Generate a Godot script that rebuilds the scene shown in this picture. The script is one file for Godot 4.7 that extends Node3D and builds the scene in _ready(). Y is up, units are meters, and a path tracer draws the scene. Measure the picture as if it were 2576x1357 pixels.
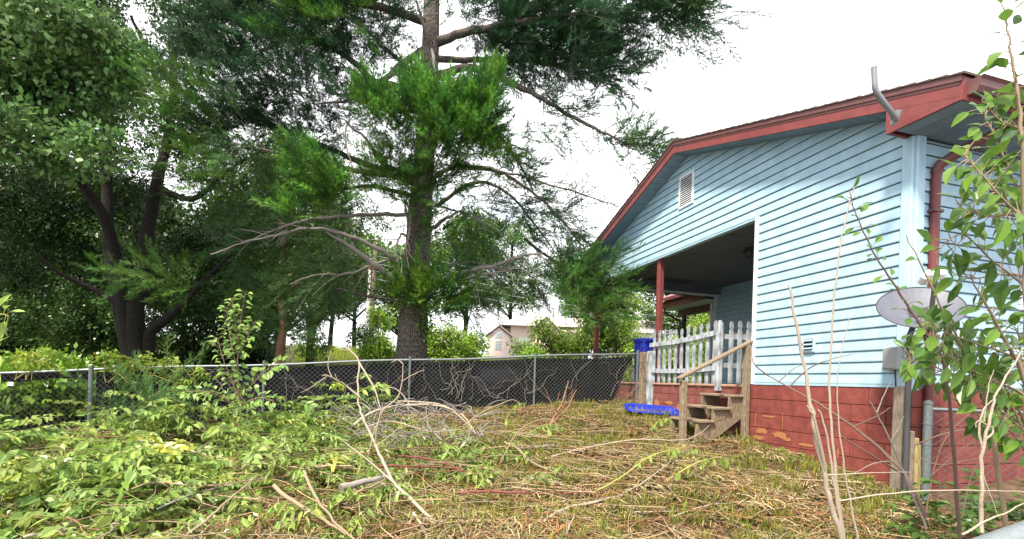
extends Node3D
# A back yard seen from its lower corner: blue sided house with an end porch on the right, chain link fence,
# a big white pine and broadleaf trees behind it, cut brush on the ground. y is up, metres, the camera looks along -z.

const FOCAL := 1249.0        # survey units: the photograph drawn 2576 wide
const MIDX := 1288.0
const MIDY := 958.0
const ROLL := 0.031
const EYE := 1.6
const FLOOR := 1.05          # house base lies this far below the eye
var rng := RandomNumberGenerator.new()
var counts := {}
var M := {}
var K := {}                  # shared meshes

# ------------------------------------------------------------------ mesh building
class MB:
	var v := PackedVector3Array()
	var n := PackedVector3Array()
	var c := PackedColorArray()
	var col := Color.WHITE
	func vert(p: Vector3, nn: Vector3) -> void:
		v.append(p); n.append(nn); c.append(col)
	func tri(a: Vector3, b: Vector3, d: Vector3) -> void:   # counter-clockwise seen from the front
		var nn := (b - a).cross(d - a)
		if nn.length_squared() < 1e-18: return
		nn = nn.normalized()
		vert(a, nn); vert(d, nn); vert(b, nn)
	func quad(a: Vector3, b: Vector3, d: Vector3, e: Vector3) -> void:
		tri(a, b, d); tri(a, d, e)
	func hexa(p: Array) -> void:      # 0..3 bottom ring counter-clockwise from above, 4..7 the same above
		quad(p[3], p[2], p[1], p[0]); quad(p[4], p[5], p[6], p[7])
		for i in 4:
			var j := (i + 1) % 4
			quad(p[i], p[j], p[4 + j], p[4 + i])
	func box(ctr: Vector3, size: Vector3, b := Basis.IDENTITY) -> void:
		var h := size * 0.5
		var p := []
		for y in [-1, 1]:
			for k in [[-1, 1], [1, 1], [1, -1], [-1, -1]]:
				p.append(ctr + b * Vector3(k[0] * h.x, y * h.y, k[1] * h.z))
		hexa(p)
	func cbox(ctr: Vector3, size: Vector3, bev: float, b := Basis.IDENTITY) -> void:   # chamfered box
		var h := size * 0.5
		var g := func(sx: int, sy: int, sz: int, ax: int) -> Vector3:
			var q := Vector3(sx * h.x, sy * h.y, sz * h.z)
			if ax != 0: q.x -= sx * bev
			if ax != 1: q.y -= sy * bev
			if ax != 2: q.z -= sz * bev
			return ctr + b * q
		var s2 := [-1, 1]
		for s in s2:
			var f := [g.call(s, -1, -1, 0), g.call(s, 1, -1, 0), g.call(s, 1, 1, 0), g.call(s, -1, 1, 0)]
			_face(f, b * Vector3(s, 0, 0))
			f = [g.call(-1, s, -1, 1), g.call(-1, s, 1, 1), g.call(1, s, 1, 1), g.call(1, s, -1, 1)]
			_face(f, b * Vector3(0, s, 0))
			f = [g.call(-1, -1, s, 2), g.call(1, -1, s, 2), g.call(1, 1, s, 2), g.call(-1, 1, s, 2)]
			_face(f, b * Vector3(0, 0, s))
			for t in s2:
				_face([g.call(s, t, -1, 0), g.call(s, t, 1, 0), g.call(s, t, 1, 1), g.call(s, t, -1, 1)], b * Vector3(s, t, 0))
				_face([g.call(s, -1, t, 0), g.call(s, 1, t, 0), g.call(s, 1, t, 2), g.call(s, -1, t, 2)], b * Vector3(s, 0, t))
				_face([g.call(-1, s, t, 1), g.call(1, s, t, 1), g.call(1, s, t, 2), g.call(-1, s, t, 2)], b * Vector3(0, s, t))
				for w in s2:
					_face([g.call(s, t, w, 0), g.call(s, t, w, 1), g.call(s, t, w, 2)], b * Vector3(s, t, w))
	func _face(f: Array, out: Vector3) -> void:
		if (f[1] - f[0]).cross(f[2] - f[0]).dot(out) < 0: f.reverse()
		for i in range(1, f.size() - 1): tri(f[0], f[i], f[i + 1])
	func tube(pts: Array, rad: Array, sides := 6, caps := true) -> void:
		var rings := []
		var u := Vector3.ZERO
		for i in pts.size():
			var d: Vector3 = (pts[mini(i + 1, pts.size() - 1)] - pts[maxi(i - 1, 0)]).normalized()
			if i == 0:
				u = d.cross(Vector3.UP if absf(d.y) < 0.9 else Vector3.RIGHT).normalized()
			else:
				u = (u - d * u.dot(d)).normalized()
			var w := d.cross(u)
			var ring := []
			for k in sides:
				var a := TAU * k / sides
				ring.append(u * cos(a) + w * sin(a))
			rings.append(ring)
		for i in pts.size() - 1:
			for k in sides:
				var l := (k + 1) % sides
				var a: Vector3 = pts[i] + rings[i][k] * rad[i]
				var b: Vector3 = pts[i] + rings[i][l] * rad[i]
				var d: Vector3 = pts[i + 1] + rings[i + 1][l] * rad[i + 1]
				var e: Vector3 = pts[i + 1] + rings[i + 1][k] * rad[i + 1]
				vert(a, rings[i][k]); vert(d, rings[i + 1][l]); vert(b, rings[i][l])
				vert(a, rings[i][k]); vert(e, rings[i + 1][k]); vert(d, rings[i + 1][l])
		if caps:
			var z := pts.size() - 1
			for k in range(1, sides - 1):
				tri(pts[0] + rings[0][0] * rad[0], pts[0] + rings[0][k + 1] * rad[0], pts[0] + rings[0][k] * rad[0])
				tri(pts[z] + rings[z][0] * rad[z], pts[z] + rings[z][k] * rad[z], pts[z] + rings[z][k + 1] * rad[z])
	func slab(poly: Array, ext: Vector3) -> void:     # a flat polygon (convex or fan-able) pushed along ext
		var nn: Vector3 = (poly[1] - poly[0]).cross(poly[2] - poly[0])
		if nn.dot(ext) > 0: poly.reverse()
		var m := poly.size()
		for i in range(1, m - 1):
			tri(poly[0], poly[i], poly[i + 1])
			tri(poly[0] + ext, poly[i + 1] + ext, poly[i] + ext)
		for i in m:
			var j := (i + 1) % m
			quad(poly[j], poly[i], poly[i] + ext, poly[j] + ext)
	func facet(a: Vector3, b: Vector3, d: Vector3, nn: Vector3) -> void:
		vert(a, nn)
		if (b - a).cross(d - a).dot(nn) > 0.0:
			vert(d, nn); vert(b, nn)
		else:
			vert(b, nn); vert(d, nn)
	func leaf(at: Vector3, d: Vector3, up: Vector3, ln: float, wd: float, fold := 0.25, droop := 0.15) -> void:
		var s := d.cross(up).normalized()
		var nn := s.cross(d).normalized()
		var rows := [[0.2, 0.72, 0.02], [0.45, 1.0, 0.2], [0.74, 0.66, 0.55]]
		var tip := at + d * ln - nn * ln * droop
		for q in [-1.0, 1.0]:
			var face: Vector3 = (s * -q * fold + nn).normalized()
			var pm := at
			var pe := at
			for r in rows:
				var m: Vector3 = at + d * ln * r[0] - nn * ln * droop * r[2]
				var e: Vector3 = m + s * q * wd * 0.5 * r[1] + nn * wd * fold * 0.5 * r[1]
				if pe != pm: facet(pm, pe, e, face)
				facet(pm, e, m, face)
				pm = m; pe = e
			facet(pm, pe, tip, face)
	func small_leaf(at: Vector3, d: Vector3, up: Vector3, ln: float, wd: float) -> void:
		var s := d.cross(up).normalized()
		var nn := s.cross(d).normalized()
		var a := at + d * ln * 0.45 + s * wd * 0.5
		var b := at + d * ln * 0.45 - s * wd * 0.5
		var t := at + d * ln
		facet(at, a, t, nn)
		facet(at, t, b, nn)
	func blade(at: Vector3, tip: Vector3, wd: float) -> void:
		var d := tip - at
		var s := d.cross(Vector3(0.31, 0.9, 0.2)).normalized() * wd * 0.5
		var nn := s.cross(d).normalized()
		facet(at - s, at + s, tip, nn)
	func mesh() -> ArrayMesh:
		var a := []
		a.resize(Mesh.ARRAY_MAX)
		a[Mesh.ARRAY_VERTEX] = v; a[Mesh.ARRAY_NORMAL] = n; a[Mesh.ARRAY_COLOR] = c
		var am := ArrayMesh.new()
		am.add_surface_from_arrays(Mesh.PRIMITIVE_TRIANGLES, a)
		return am

# ------------------------------------------------------------------ naming
func numbered(called: String, parent: Node) -> String:
	var key := str(parent.get_instance_id()) + called
	counts[key] = counts.get(key, -1) + 1
	return called if counts[key] == 0 else "%s_%03d" % [called, counts[key]]

func tag(o: Node, label: String, category := "", group := "", kind := "") -> Node:
	if label: o.set_meta("label", label)
	if category: o.set_meta("category", category)
	if group: o.set_meta("group", group)
	if kind: o.set_meta("kind", kind)
	return o

func thing(called: String, label: String, category: String, at := Vector3.ZERO, group := "") -> Node3D:
	var o := Node3D.new()
	o.name = numbered(called, self)
	o.position = at
	add_child(o, true)
	tag(o, label, category, group)
	return o

func part(called: String, shape, mat: Material, parent: Node = self) -> MeshInstance3D:
	var o := MeshInstance3D.new()
	o.name = numbered(called, parent)
	o.mesh = shape.mesh() if shape is MB else shape
	o.material_override = mat
	o.cast_shadow = GeometryInstance3D.SHADOW_CASTING_SETTING_ON
	parent.add_child(o, true)
	return o

func scatter(called: String, shape: Mesh, mat: Material, where: Array, tints: Array, parent: Node = self) -> MultiMeshInstance3D:
	var mm := MultiMesh.new()
	mm.transform_format = MultiMesh.TRANSFORM_3D
	mm.use_colors = true
	mm.mesh = shape
	mm.instance_count = where.size()
	for i in where.size():
		mm.set_instance_transform(i, where[i])
		mm.set_instance_color(i, tints[i])
	var o := MultiMeshInstance3D.new()
	o.name = numbered(called, parent)
	o.multimesh = mm
	o.material_override = mat
	parent.add_child(o, true)
	o.set_meta("kind", "stuff")
	return o

# ------------------------------------------------------------------ the survey
func at_point(x: float, y: float, depth: float) -> Vector3:    # survey sighting (x, y) of a spot that lies depth metres away
	var dx := (x - MIDX); var dy := (y - MIDY)
	var ux := dx * cos(ROLL) + dy * sin(ROLL)
	var uy := -dx * sin(ROLL) + dy * cos(ROLL)
	return Vector3(ux / FOCAL * depth, EYE - uy / FOCAL * depth, -depth)

func ground_y(x: float, z: float) -> float:   # z counts away from the eye
	var g := maxf(z, 2.9)
	if z > 8.5: g = 8.5 + 2.5 * (1.0 - exp(-(z - 8.5) / 2.5))
	var y := EYE - 2.05 + 0.041 * clampf(x, -9.0, 6.0) + 0.16 * g
	y += 0.035 * sin(x * 1.7 + z) * sin(z * 1.3 - 0.4 * x)
	var b := z - (9.555 + 0.29 * x) - 0.9
	if b > 0.0:
		var far := EYE - 1.0 + smoothstep(17.0, 45.0, z) * 3.1 + maxf(z - 45.0, 0.0) * 0.03
		if x < 0.0: far += smoothstep(0.0, -25.0, x) * 0.5
		y = lerpf(y, far, smoothstep(0.0, 4.5, b))
	return y

func on_ground(x: float, y: float, lift := 0.0) -> Vector3:   # where that sighting meets the ground
	var lo := 2.5
	for i in 400:
		var p := at_point(x, y, lo)
		if p.y <= ground_y(p.x, lo) + lift: return p
		lo += 0.03
	return at_point(x, y, lo)

func fence_z(x: float) -> float:
	return 9.555 + 0.29 * x

func jit(a: float) -> float:
	return rng.randf_range(-a, a)

func rand_dir() -> Vector3:
	var y := rng.randf_range(-1.0, 1.0)
	var a := rng.randf_range(0.0, TAU)
	return Vector3(cos(a) * sqrt(1 - y * y), y, sin(a) * sqrt(1 - y * y))

func smooth(pts: Array, per := 4, wob := 0.0) -> Array:      # a curve through the points
	var out := []
	for i in pts.size() - 1:
		var a: Vector3 = pts[maxi(i - 1, 0)]
		var b: Vector3 = pts[i]
		var d: Vector3 = pts[i + 1]
		var e: Vector3 = pts[mini(i + 2, pts.size() - 1)]
		for k in per:
			var q := b.cubic_interpolate(d, a, e, float(k) / per)
			if wob > 0.0 and (i + k) > 0: q += Vector3(jit(wob), jit(wob), jit(wob))
			out.append(q)
	out.append(pts[-1])
	return out

func taper(m: int, r0: float, r1: float) -> Array:
	var r := []
	for i in m: r.append(lerpf(r0, r1, float(i) / maxf(1.0, m - 1.0)))
	return r

# ------------------------------------------------------------------ materials
func noise_tex(sd: int, freq: float, lo: Color, hi: Color, oct := 4, mid := 0.5, size := 512) -> NoiseTexture2D:
	var f := FastNoiseLite.new()
	f.seed = sd
	f.noise_type = FastNoiseLite.TYPE_SIMPLEX_SMOOTH
	f.frequency = freq
	f.fractal_octaves = oct
	var t := NoiseTexture2D.new()
	t.width = size; t.height = size
	t.seamless = true
	t.noise = f
	var g := Gradient.new()
	g.set_color(0, lo); g.set_color(1, hi)
	g.set_offset(0, maxf(0.0, mid - 0.35)); g.set_offset(1, minf(1.0, mid + 0.35))
	t.color_ramp = g
	return t

func mat(called: String, lin: Color, rough := 0.8, tex: Texture2D = null, scale := Vector3.ONE, world := false) -> StandardMaterial3D:
	var m := StandardMaterial3D.new()
	m.resource_name = called
	m.albedo_color = lin.linear_to_srgb()
	m.roughness = rough
	m.metallic_specular = 0.4
	m.vertex_color_use_as_albedo = true
	if tex:
		m.albedo_texture = tex
		m.uv1_triplanar = true
		m.uv1_world_triplanar = world
		m.uv1_scale = scale
	M[called] = m
	return m

func relief(m: StandardMaterial3D, tex: Texture2D, cm: float) -> void:
	m.heightmap_enabled = true
	m.heightmap_texture = tex
	m.heightmap_scale = cm

func leafy(called: String, lin: Color, rough := 0.45, through := 0.5) -> StandardMaterial3D:
	var m := mat(called, lin, rough)
	m.backlight_enabled = true
	m.backlight = Color(through, through, through).linear_to_srgb()
	m.cull_mode = BaseMaterial3D.CULL_DISABLED
	return m

func materials() -> void:
	var W := Color.WHITE
	var dirt := noise_tex(3, 0.012, Color(0.89, 0.90, 0.91), W, 5)
	var fine := noise_tex(5, 0.05, Color(0.78, 0.78, 0.78), W, 4)
	var blot := noise_tex(9, 0.014, Color(0.84, 0.82, 0.81), Color(1.0, 1.0, 1.0), 5)
	var bump := noise_tex(11, 0.06, Color.BLACK, W, 4)
	var grain := noise_tex(13, 0.03, Color(0.68, 0.65, 0.62), W, 5)
	mat("siding", Color(0.34, 0.51, 0.625), 0.5, dirt, Vector3(0.5, 0.35, 0.5))
	mat("trim", Color(0.37, 0.54, 0.65), 0.5, dirt, Vector3(0.8, 0.3, 0.8))
	mat("soffit", Color(0.17, 0.25, 0.31), 0.55, dirt, Vector3(0.6, 0.6, 0.6))  # shade under the eaves is put into this darker blue
	mat("red_metal", Color(0.19, 0.048, 0.048), 0.42, dirt, Vector3(0.7, 0.7, 0.7))
	mat("brown_metal", Color(0.13, 0.055, 0.055), 0.45, dirt, Vector3(0.9, 0.9, 0.9))
	mat("shingle", Color(0.12, 0.085, 0.08), 0.9, blot, Vector3(3, 3, 3))
	var b := mat("block", Color(0.225, 0.056, 0.048), 0.7, blot, Vector3(0.8, 0.8, 0.8))
	relief(b, bump, 0.12)
	b = mat("porch_block", Color(0.22, 0.075, 0.065), 0.75, blot, Vector3(0.8, 0.8, 0.8))
	relief(b, bump, 0.12)
	mat("mortar", Color(0.20, 0.045, 0.038), 0.9, fine)
	mat("bare_block", Color(0.36, 0.16, 0.07), 0.9, blot, Vector3(3, 3, 3))
	mat("ledge", Color(0.42, 0.25, 0.19), 0.9, blot, Vector3(2, 2, 2))
	mat("concrete", Color(0.26, 0.25, 0.24), 0.9, blot)
	mat("ceiling", Color(0.15, 0.16, 0.175), 0.7, dirt)  # dull white paint, with the porch shade put into its colour
	mat("dark_seam", Color(0.07, 0.08, 0.09), 0.8)  # backing sheet, shade of the panel gaps put into its colour
	mat("white_paint", Color(0.66, 0.70, 0.74), 0.6, dirt, Vector3(1.5, 0.7, 1.5))
	mat("worn_white", Color(0.37, 0.41, 0.46), 0.75, noise_tex(21, 0.012, Color(0.62, 0.62, 0.63), W, 5, 0.35), Vector3(1.5, 0.6, 1.5))
	b = mat("old_wood", Color(0.28, 0.225, 0.165), 0.9, grain, Vector3(3.0, 0.6, 3.0))
	relief(b, grain, 0.3)
	b = mat("grey_wood", Color(0.23, 0.20, 0.17), 0.9, grain, Vector3(4.0, 0.5, 4.0))
	relief(b, grain, 0.3)
	mat("pale_wood", Color(0.38, 0.31, 0.16), 0.9, grain, Vector3(4.0, 0.5, 4.0))
	mat("void", Color(0.03, 0.03, 0.035), 0.9)
	b = mat("galvanised", Color(0.16, 0.19, 0.20), 0.5, fine, Vector3(2, 2, 2))
	b.metallic = 0.35
	b = mat("bright_pipe", Color(0.26, 0.29, 0.32), 0.38, fine, Vector3(3, 3, 3))
	b.metallic = 0.4
	b = mat("pale_steel", Color(0.24, 0.265, 0.30), 0.4, fine, Vector3(3, 3, 3))
	b.metallic = 0.3
	mat("wire", Color(0.085, 0.09, 0.095), 0.55)
	b = mat("black_cloth", Color(0.010, 0.011, 0.014), 0.9)
	b.metallic_specular = 0.08
	b.albedo_color.a = 0.975
	b.transparency = BaseMaterial3D.TRANSPARENCY_ALPHA
	b.cull_mode = BaseMaterial3D.CULL_DISABLED
	mat("blue_plastic", Color(0.012, 0.03, 0.42), 0.4, blot, Vector3(2, 2, 2))
	mat("dish_grey", Color(0.105, 0.112, 0.15), 0.5, dirt)
	mat("box_grey", Color(0.27, 0.29, 0.30), 0.55)
	mat("down_red", Color(0.13, 0.034, 0.034), 0.4)
	mat("dark_metal", Color(0.05, 0.05, 0.055), 0.5)
	mat("black_rubber", Color(0.012, 0.012, 0.014), 0.5)
	mat("white_plastic", Color(0.75, 0.77, 0.80), 0.4)
	b = mat("glass", Color(0.03, 0.04, 0.05), 0.08)
	b.metallic_specular = 0.7
	var barkbump := noise_tex(31, 0.035, Color.BLACK, W, 4)
	b = mat("pine_bark", Color(0.27, 0.24, 0.215), 0.95, noise_tex(33, 0.03, Color(0.35, 0.32, 0.3), W, 5), Vector3(2.2, 0.8, 2.2))
	relief(b, barkbump, 3.0)
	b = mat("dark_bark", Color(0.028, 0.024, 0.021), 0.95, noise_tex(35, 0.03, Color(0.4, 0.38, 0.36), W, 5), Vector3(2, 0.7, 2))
	relief(b, barkbump, 2.0)
	mat("red_bark", Color(0.30, 0.17, 0.11), 0.9, blot, Vector3(2, 0.8, 2))
	mat("dead_wood", Color(0.27, 0.245, 0.225), 0.9, fine, Vector3(4, 4, 4))
	mat("bleached", Color(0.40, 0.335, 0.27), 0.85, fine, Vector3(5, 5, 5))
	mat("tan_stick", Color(0.30, 0.23, 0.155), 0.85, fine, Vector3(5, 5, 5))
	mat("red_stick", Color(0.20, 0.06, 0.055), 0.7, fine, Vector3(5, 5, 5))
	mat("twig", Color(0.13, 0.085, 0.07), 0.85)
	mat("green_stem", Color(0.30, 0.28, 0.09), 0.8)
	leafy("leaf", Color(0.265, 0.375, 0.10), 0.30, 0.7)
	leafy("glossy_leaf", Color(0.12, 0.22, 0.035), 0.32, 0.8)
	leafy("tree_leaf", Color(0.11, 0.20, 0.05), 0.32, 0.6)
	leafy("needle", Color(0.085, 0.19, 0.065), 0.5, 0.6)
	leafy("straw", Color(0.37, 0.31, 0.20), 0.8, 0.3)
	leafy("grass_blade", Color(0.17, 0.22, 0.05), 0.6, 0.6)
	mat("soil", Color(0.13, 0.085, 0.05), 0.95, noise_tex(41, 0.02, Color(0.6, 0.55, 0.5), W, 5), Vector3(0.6, 0.6, 0.6), true)
	mat("pink_wall", Color(0.82, 0.66, 0.62), 0.8)
	mat("pale_roof", Color(0.58, 0.51, 0.49), 0.9)
	mat("cream", Color(0.7, 0.66, 0.6), 0.8)
	b = mat("car_paint", Color(0.10, 0.03, 0.06), 0.3)
	b.clearcoat_enabled = true
	b.clearcoat = 0.6
	mat("car_glass", Color(0.42, 0.45, 0.48), 0.15)
	mat("wire_line", Color(0.35, 0.37, 0.4), 0.5)

# ------------------------------------------------------------------ camera, sky, light
func stage() -> void:
	var cam := Camera3D.new()
	cam.name = "camera"
	var near := 0.05
	cam.set_frustum(near * 539.0 / 496.5, Vector2(0, 111.3 / 496.5 * near), near, 600.0)
	cam.position = Vector3(0, EYE, 0)
	cam.rotation.z = ROLL
	add_child(cam)
	cam.current = true
	var env := Environment.new()
	env.background_mode = Environment.BG_SKY
	var sky := Sky.new()
	var pm := PanoramaSkyMaterial.new()
	pm.panorama = cloud_sky()
	sky.sky_material = pm
	env.sky = sky
	env.tonemap_mode = Environment.TONE_MAPPER_LINEAR
	env.tonemap_exposure = 2.35
	env.sdfgi_enabled = true
	env.ssao_enabled = true
	env.ssil_enabled = true
	var we := WorldEnvironment.new()
	we.name = "sky"
	we.environment = env
	add_child(we)
	var sun := DirectionalLight3D.new()
	sun.name = "sun"
	sun.light_energy = 1.45
	sun.light_color = Color(1.0, 0.95, 0.86)
	sun.light_angular_distance = 8.0
	sun.shadow_enabled = true
	add_child(sun)
	sun.look_at_from_position(Vector3.ZERO, Vector3(0.32, -0.83, -0.46))

func cloud_sky() -> ImageTexture:      # bright thin overcast with a few pale blue openings
	var f := FastNoiseLite.new()
	f.seed = 27
	f.frequency = 1.15
	f.fractal_octaves = 4
	var im := Image.create(768, 384, false, Image.FORMAT_RGBF)
	for j in 384:
		var el := PI * (0.5 - (j + 0.5) / 384.0)
		for i in 768:
			var az := TAU * ((i + 0.5) / 768.0)
			var d := Vector3(cos(el) * cos(az), sin(el), cos(el) * sin(az))
			var q := d * 1.0
			q.y *= 1.6
			var c := f.get_noise_3dv(q)
			var cover := smoothstep(-0.5, -0.2, c)
			var blue := Color(0.42, 0.62, 0.80).lerp(Color(0.66, 0.78, 0.86), pow(1.0 - absf(d.y), 3.0))
			var white := Color(1.0, 1.01, 1.03) * (0.9 + 0.16 * c)
			im.set_pixel(i, j, blue.lerp(white, cover))
	return ImageTexture.create_from_image(im)

func ground() -> void:
	var mb := MB.new()
	var xs := []
	var zs := []
	for i in 121:
		var u := (i - 60) / 60.0
		xs.append(signf(u) * (absf(u) * 14.0 + pow(absf(u), 4.0) * 236.0))
	for i in 141:
		var u := i / 140.0
		zs.append(-6.0 + u * 26.0 + pow(u, 4.0) * 330.0)
	var nf := FastNoiseLite.new()
	nf.seed = 4
	nf.frequency = 0.35
	var P := []
	for z in zs:
		var row := []
		for x in xs: row.append(Vector3(x, ground_y(x, z), -z))
		P.append(row)
	for j in 140:
		for i in 120:
			var ctr: Vector3 = (P[j][i] + P[j + 1][i + 1]) * 0.5
			var yard := 1.0 - smoothstep(0.3, 1.4, -ctr.z - fence_z(ctr.x))
			var nn := nf.get_noise_2d(ctr.x, ctr.z)
			var green := Color(0.55, 1.15, 0.35) * (1.0 + 0.5 * nn)
			var brown := Color(1.0, 0.93, 0.85) * (1.0 + 0.35 * nn)
			mb.col = green.lerp(brown, yard)
			mb.quad(P[j][i], P[j][i + 1], P[j + 1][i + 1], P[j + 1][i])
	var st := MB.new()
	st.v = mb.v; st.c = mb.c
	# smooth normals from the height function
	for p in mb.v:
		var hx := ground_y(p.x + 0.2, -p.z) - ground_y(p.x - 0.2, -p.z)
		var hz := ground_y(p.x, -p.z + 0.2) - ground_y(p.x, -p.z - 0.2)
		st.n.append(Vector3(-hx, 0.4, hz).normalized())
	tag(part("ground", st, M.soil), "", "", "", "structure")

# ------------------------------------------------------------------ the house
func H(v: float, y: float, s: float) -> Vector3:   # v into the house from the gable wall, y from eye height, s along the gable from the near corner
	return Vector3(v, y + FLOOR, -s)

const WIDE := 7.7
const EAVE := 2.90
const PITCH := 0.317
const SIDE := 9.0
const SILL := 0.085
const STEP := 0.127

func roof_y(s: float) -> float:
	return EAVE + PITCH * (WIDE * 0.5 - absf(s - WIDE * 0.5))

func lap(called: String, parent: Node, m: Material, y0: float, y1: float, a: Callable, lo0: float, hi0: float, lo1: float, hi1: float, lip := 0.03) -> void:
	# one siding board: a(t, y, out) gives a point t along the wall, y up, out from it; a groove stays open above the next board
	var mb := MB.new()
	mb.col = Color.WHITE * rng.randf_range(0.94, 1.05)
	var g := 0.013
	var f := (y1 - y0 - g) / (y1 - y0)
	lo1 = lerpf(lo0, lo1, f); hi1 = lerpf(hi0, hi1, f)
	y1 -= g
	var p0: Vector3 = a.call(lo0, y0, lip)
	var p1: Vector3 = a.call(hi0, y0, lip)
	var q0: Vector3 = a.call(lerpf(lo0, lo1, 0.1), lerpf(y0, y1, 0.1), lip + 0.002)
	var q1: Vector3 = a.call(lerpf(hi0, hi1, 0.1), lerpf(y0, y1, 0.1), lip + 0.002)
	var r0: Vector3 = a.call(lo1, y1, lip - 0.012)
	var r1: Vector3 = a.call(hi1, y1, lip - 0.012)
	var s0: Vector3 = a.call(lo0, y0, 0.006)
	var s1: Vector3 = a.call(hi0, y0, 0.006)
	var t0: Vector3 = a.call(lo1, y1, 0.006)
	var t1: Vector3 = a.call(hi1, y1, 0.006)
	mb.quad(p0, p1, q1, q0); mb.quad(q0, q1, r1, r0)
	mb.quad(s0, s1, p1, p0); mb.quad(r0, r1, t1, t0)
	mb.tri(s0, p0, q0); mb.quad(s0, q0, r0, t0)
	mb.tri(s1, q1, p1); mb.quad(s1, t1, r1, q1)
	part(called, mb, m, parent)

func house() -> void:
	var h := thing("house", "light blue sided house with red trimmed gable roof and open end porch", "house", Vector3(4.12, EYE - FLOOR, -5.17))
	h.rotation.y = 0.2817
	var mb := MB.new()
	# wall cores
	var yb := -1.35
	mb.hexa([H(0, yb, 0), H(0.12, yb, 0), H(0.12, yb, WIDE), H(0, yb, WIDE), H(0, 0, 0), H(0.12, 0, 0), H(0.12, 0, WIDE), H(0, 0, WIDE)])
	part("foundation", mb, M.mortar, h)
	mb = MB.new()
	mb.hexa([H(0.12, yb, 0), H(SIDE, yb, 0), H(SIDE, yb, 0.12), H(0.12, yb, 0.12), H(0.12, 0, 0), H(SIDE, 0, 0), H(SIDE, 0, 0.12), H(0.12, 0, 0.12)])
	part("foundation", mb, M.mortar, h)
	# solid part of the gable wall, and the gable over the porch
	var open := 2.20
	var head := SILL + 19 * STEP
	mb = MB.new()
	mb.slab([H(0.01, 0, 0.01), H(0.01, 0, open), H(0.01, head, open), H(0.01, head, WIDE), H(0.01, EAVE, WIDE), H(0.01, roof_y(WIDE / 2), WIDE / 2), H(0.01, EAVE, 0.01)], Vector3(0, 0, 0))
	mb = MB.new()
	mb.slab([H(0.005, 0, 0.01), H(0.005, 0, open), H(0.005, EAVE, open), H(0.005, EAVE, 0.01)], Vector3(0.13, 0, 0))
	mb.slab([H(0.005, head, open), H(0.005, head, WIDE), H(0.005, EAVE, WIDE), H(0.005, EAVE, open)], Vector3(0.13, 0, 0))
	mb.slab([H(0.005, EAVE, 0.01), H(0.005, EAVE, WIDE), H(0.005, roof_y(WIDE / 2), WIDE / 2)], Vector3(0.13, 0, 0))
	part("gable_wall", mb, M.trim, h)
	mb = MB.new()
	mb.hexa([H(0.135, 0, 0.005), H(SIDE, 0, 0.005), H(SIDE, 0, 0.14), H(0.135, 0, 0.14), H(0.135, 2.66, 0.005), H(SIDE, 2.66, 0.005), H(SIDE, 2.66, 0.14), H(0.135, 2.66, 0.14)])
	part("side_wall", mb, M.trim, h)
	# porch: floor, back wall, inner wall, ceiling
	mb = MB.new()
	mb.hexa([H(0.005, -0.05, open), H(3.75, -0.05, open), H(3.75, -0.05, WIDE), H(0.005, -0.05, WIDE), H(0.005, 0.045, open), H(3.75, 0.045, open), H(3.75, 0.045, WIDE), H(0.005, 0.045, WIDE)])
	part("porch_floor", mb, M.concrete, h)
	mb = MB.new()
	mb.hexa([H(3.75, yb, open), H(3.9, yb, open), H(3.9, yb, WIDE), H(3.75, yb, WIDE), H(3.75, 2.75, open), H(3.9, 2.75, open), H(3.9, 2.75, WIDE), H(3.75, 2.75, WIDE)])
	mb.hexa([H(0.14, 0.045, open - 0.13), H(3.75, 0.045, open - 0.13), H(3.75, 0.045, open), H(0.14, 0.045, open), H(0.14, 2.75, open - 0.13), H(3.75, 2.75, open - 0.13), H(3.75, 2.75, open), H(0.14, 2.75, open)])
	mb.hexa([H(3.9, yb, WIDE - 0.15), H(SIDE, yb, WIDE - 0.15), H(SIDE, yb, WIDE), H(3.9, yb, WIDE), H(3.9, 2.75, WIDE - 0.15), H(SIDE, 2.75, WIDE - 0.15), H(SIDE, 2.75, WIDE), H(3.9, 2.75, WIDE)])
	part("porch_wall", mb, M.trim, h)
	for i in 20:
		var y := 0.05 + i * STEP * 1.04
		lap("siding_board", h, M.siding, y, y + STEP * 1.04, func(t, yy, o): return H(3.75 - o, yy, t), WIDE, open, WIDE, open, 0.028)
	mb = MB.new()
	mb.cbox(H(3.70, 1.36, WIDE + 0.02), Vector3(0.11, 2.6, 0.09), 0.01)
	part("corner_trim", mb, M.white_paint, h)
	# ceiling sheets with seams
	mb = MB.new()
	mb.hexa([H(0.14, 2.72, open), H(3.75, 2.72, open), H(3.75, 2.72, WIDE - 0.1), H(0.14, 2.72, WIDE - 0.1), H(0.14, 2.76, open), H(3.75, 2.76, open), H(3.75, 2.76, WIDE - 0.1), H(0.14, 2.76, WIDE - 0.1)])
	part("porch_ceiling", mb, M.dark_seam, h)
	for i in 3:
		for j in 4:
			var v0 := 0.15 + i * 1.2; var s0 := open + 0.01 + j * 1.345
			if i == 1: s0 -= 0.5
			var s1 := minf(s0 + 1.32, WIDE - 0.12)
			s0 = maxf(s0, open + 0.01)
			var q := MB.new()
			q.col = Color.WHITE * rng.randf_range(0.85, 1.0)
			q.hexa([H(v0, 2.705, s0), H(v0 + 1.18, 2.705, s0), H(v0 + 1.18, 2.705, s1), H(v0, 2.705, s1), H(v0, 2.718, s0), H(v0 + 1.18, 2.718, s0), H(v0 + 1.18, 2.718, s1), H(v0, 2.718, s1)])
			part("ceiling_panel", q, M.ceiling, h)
	# header beam across the far side of the porch
	mb = MB.new()
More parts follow.
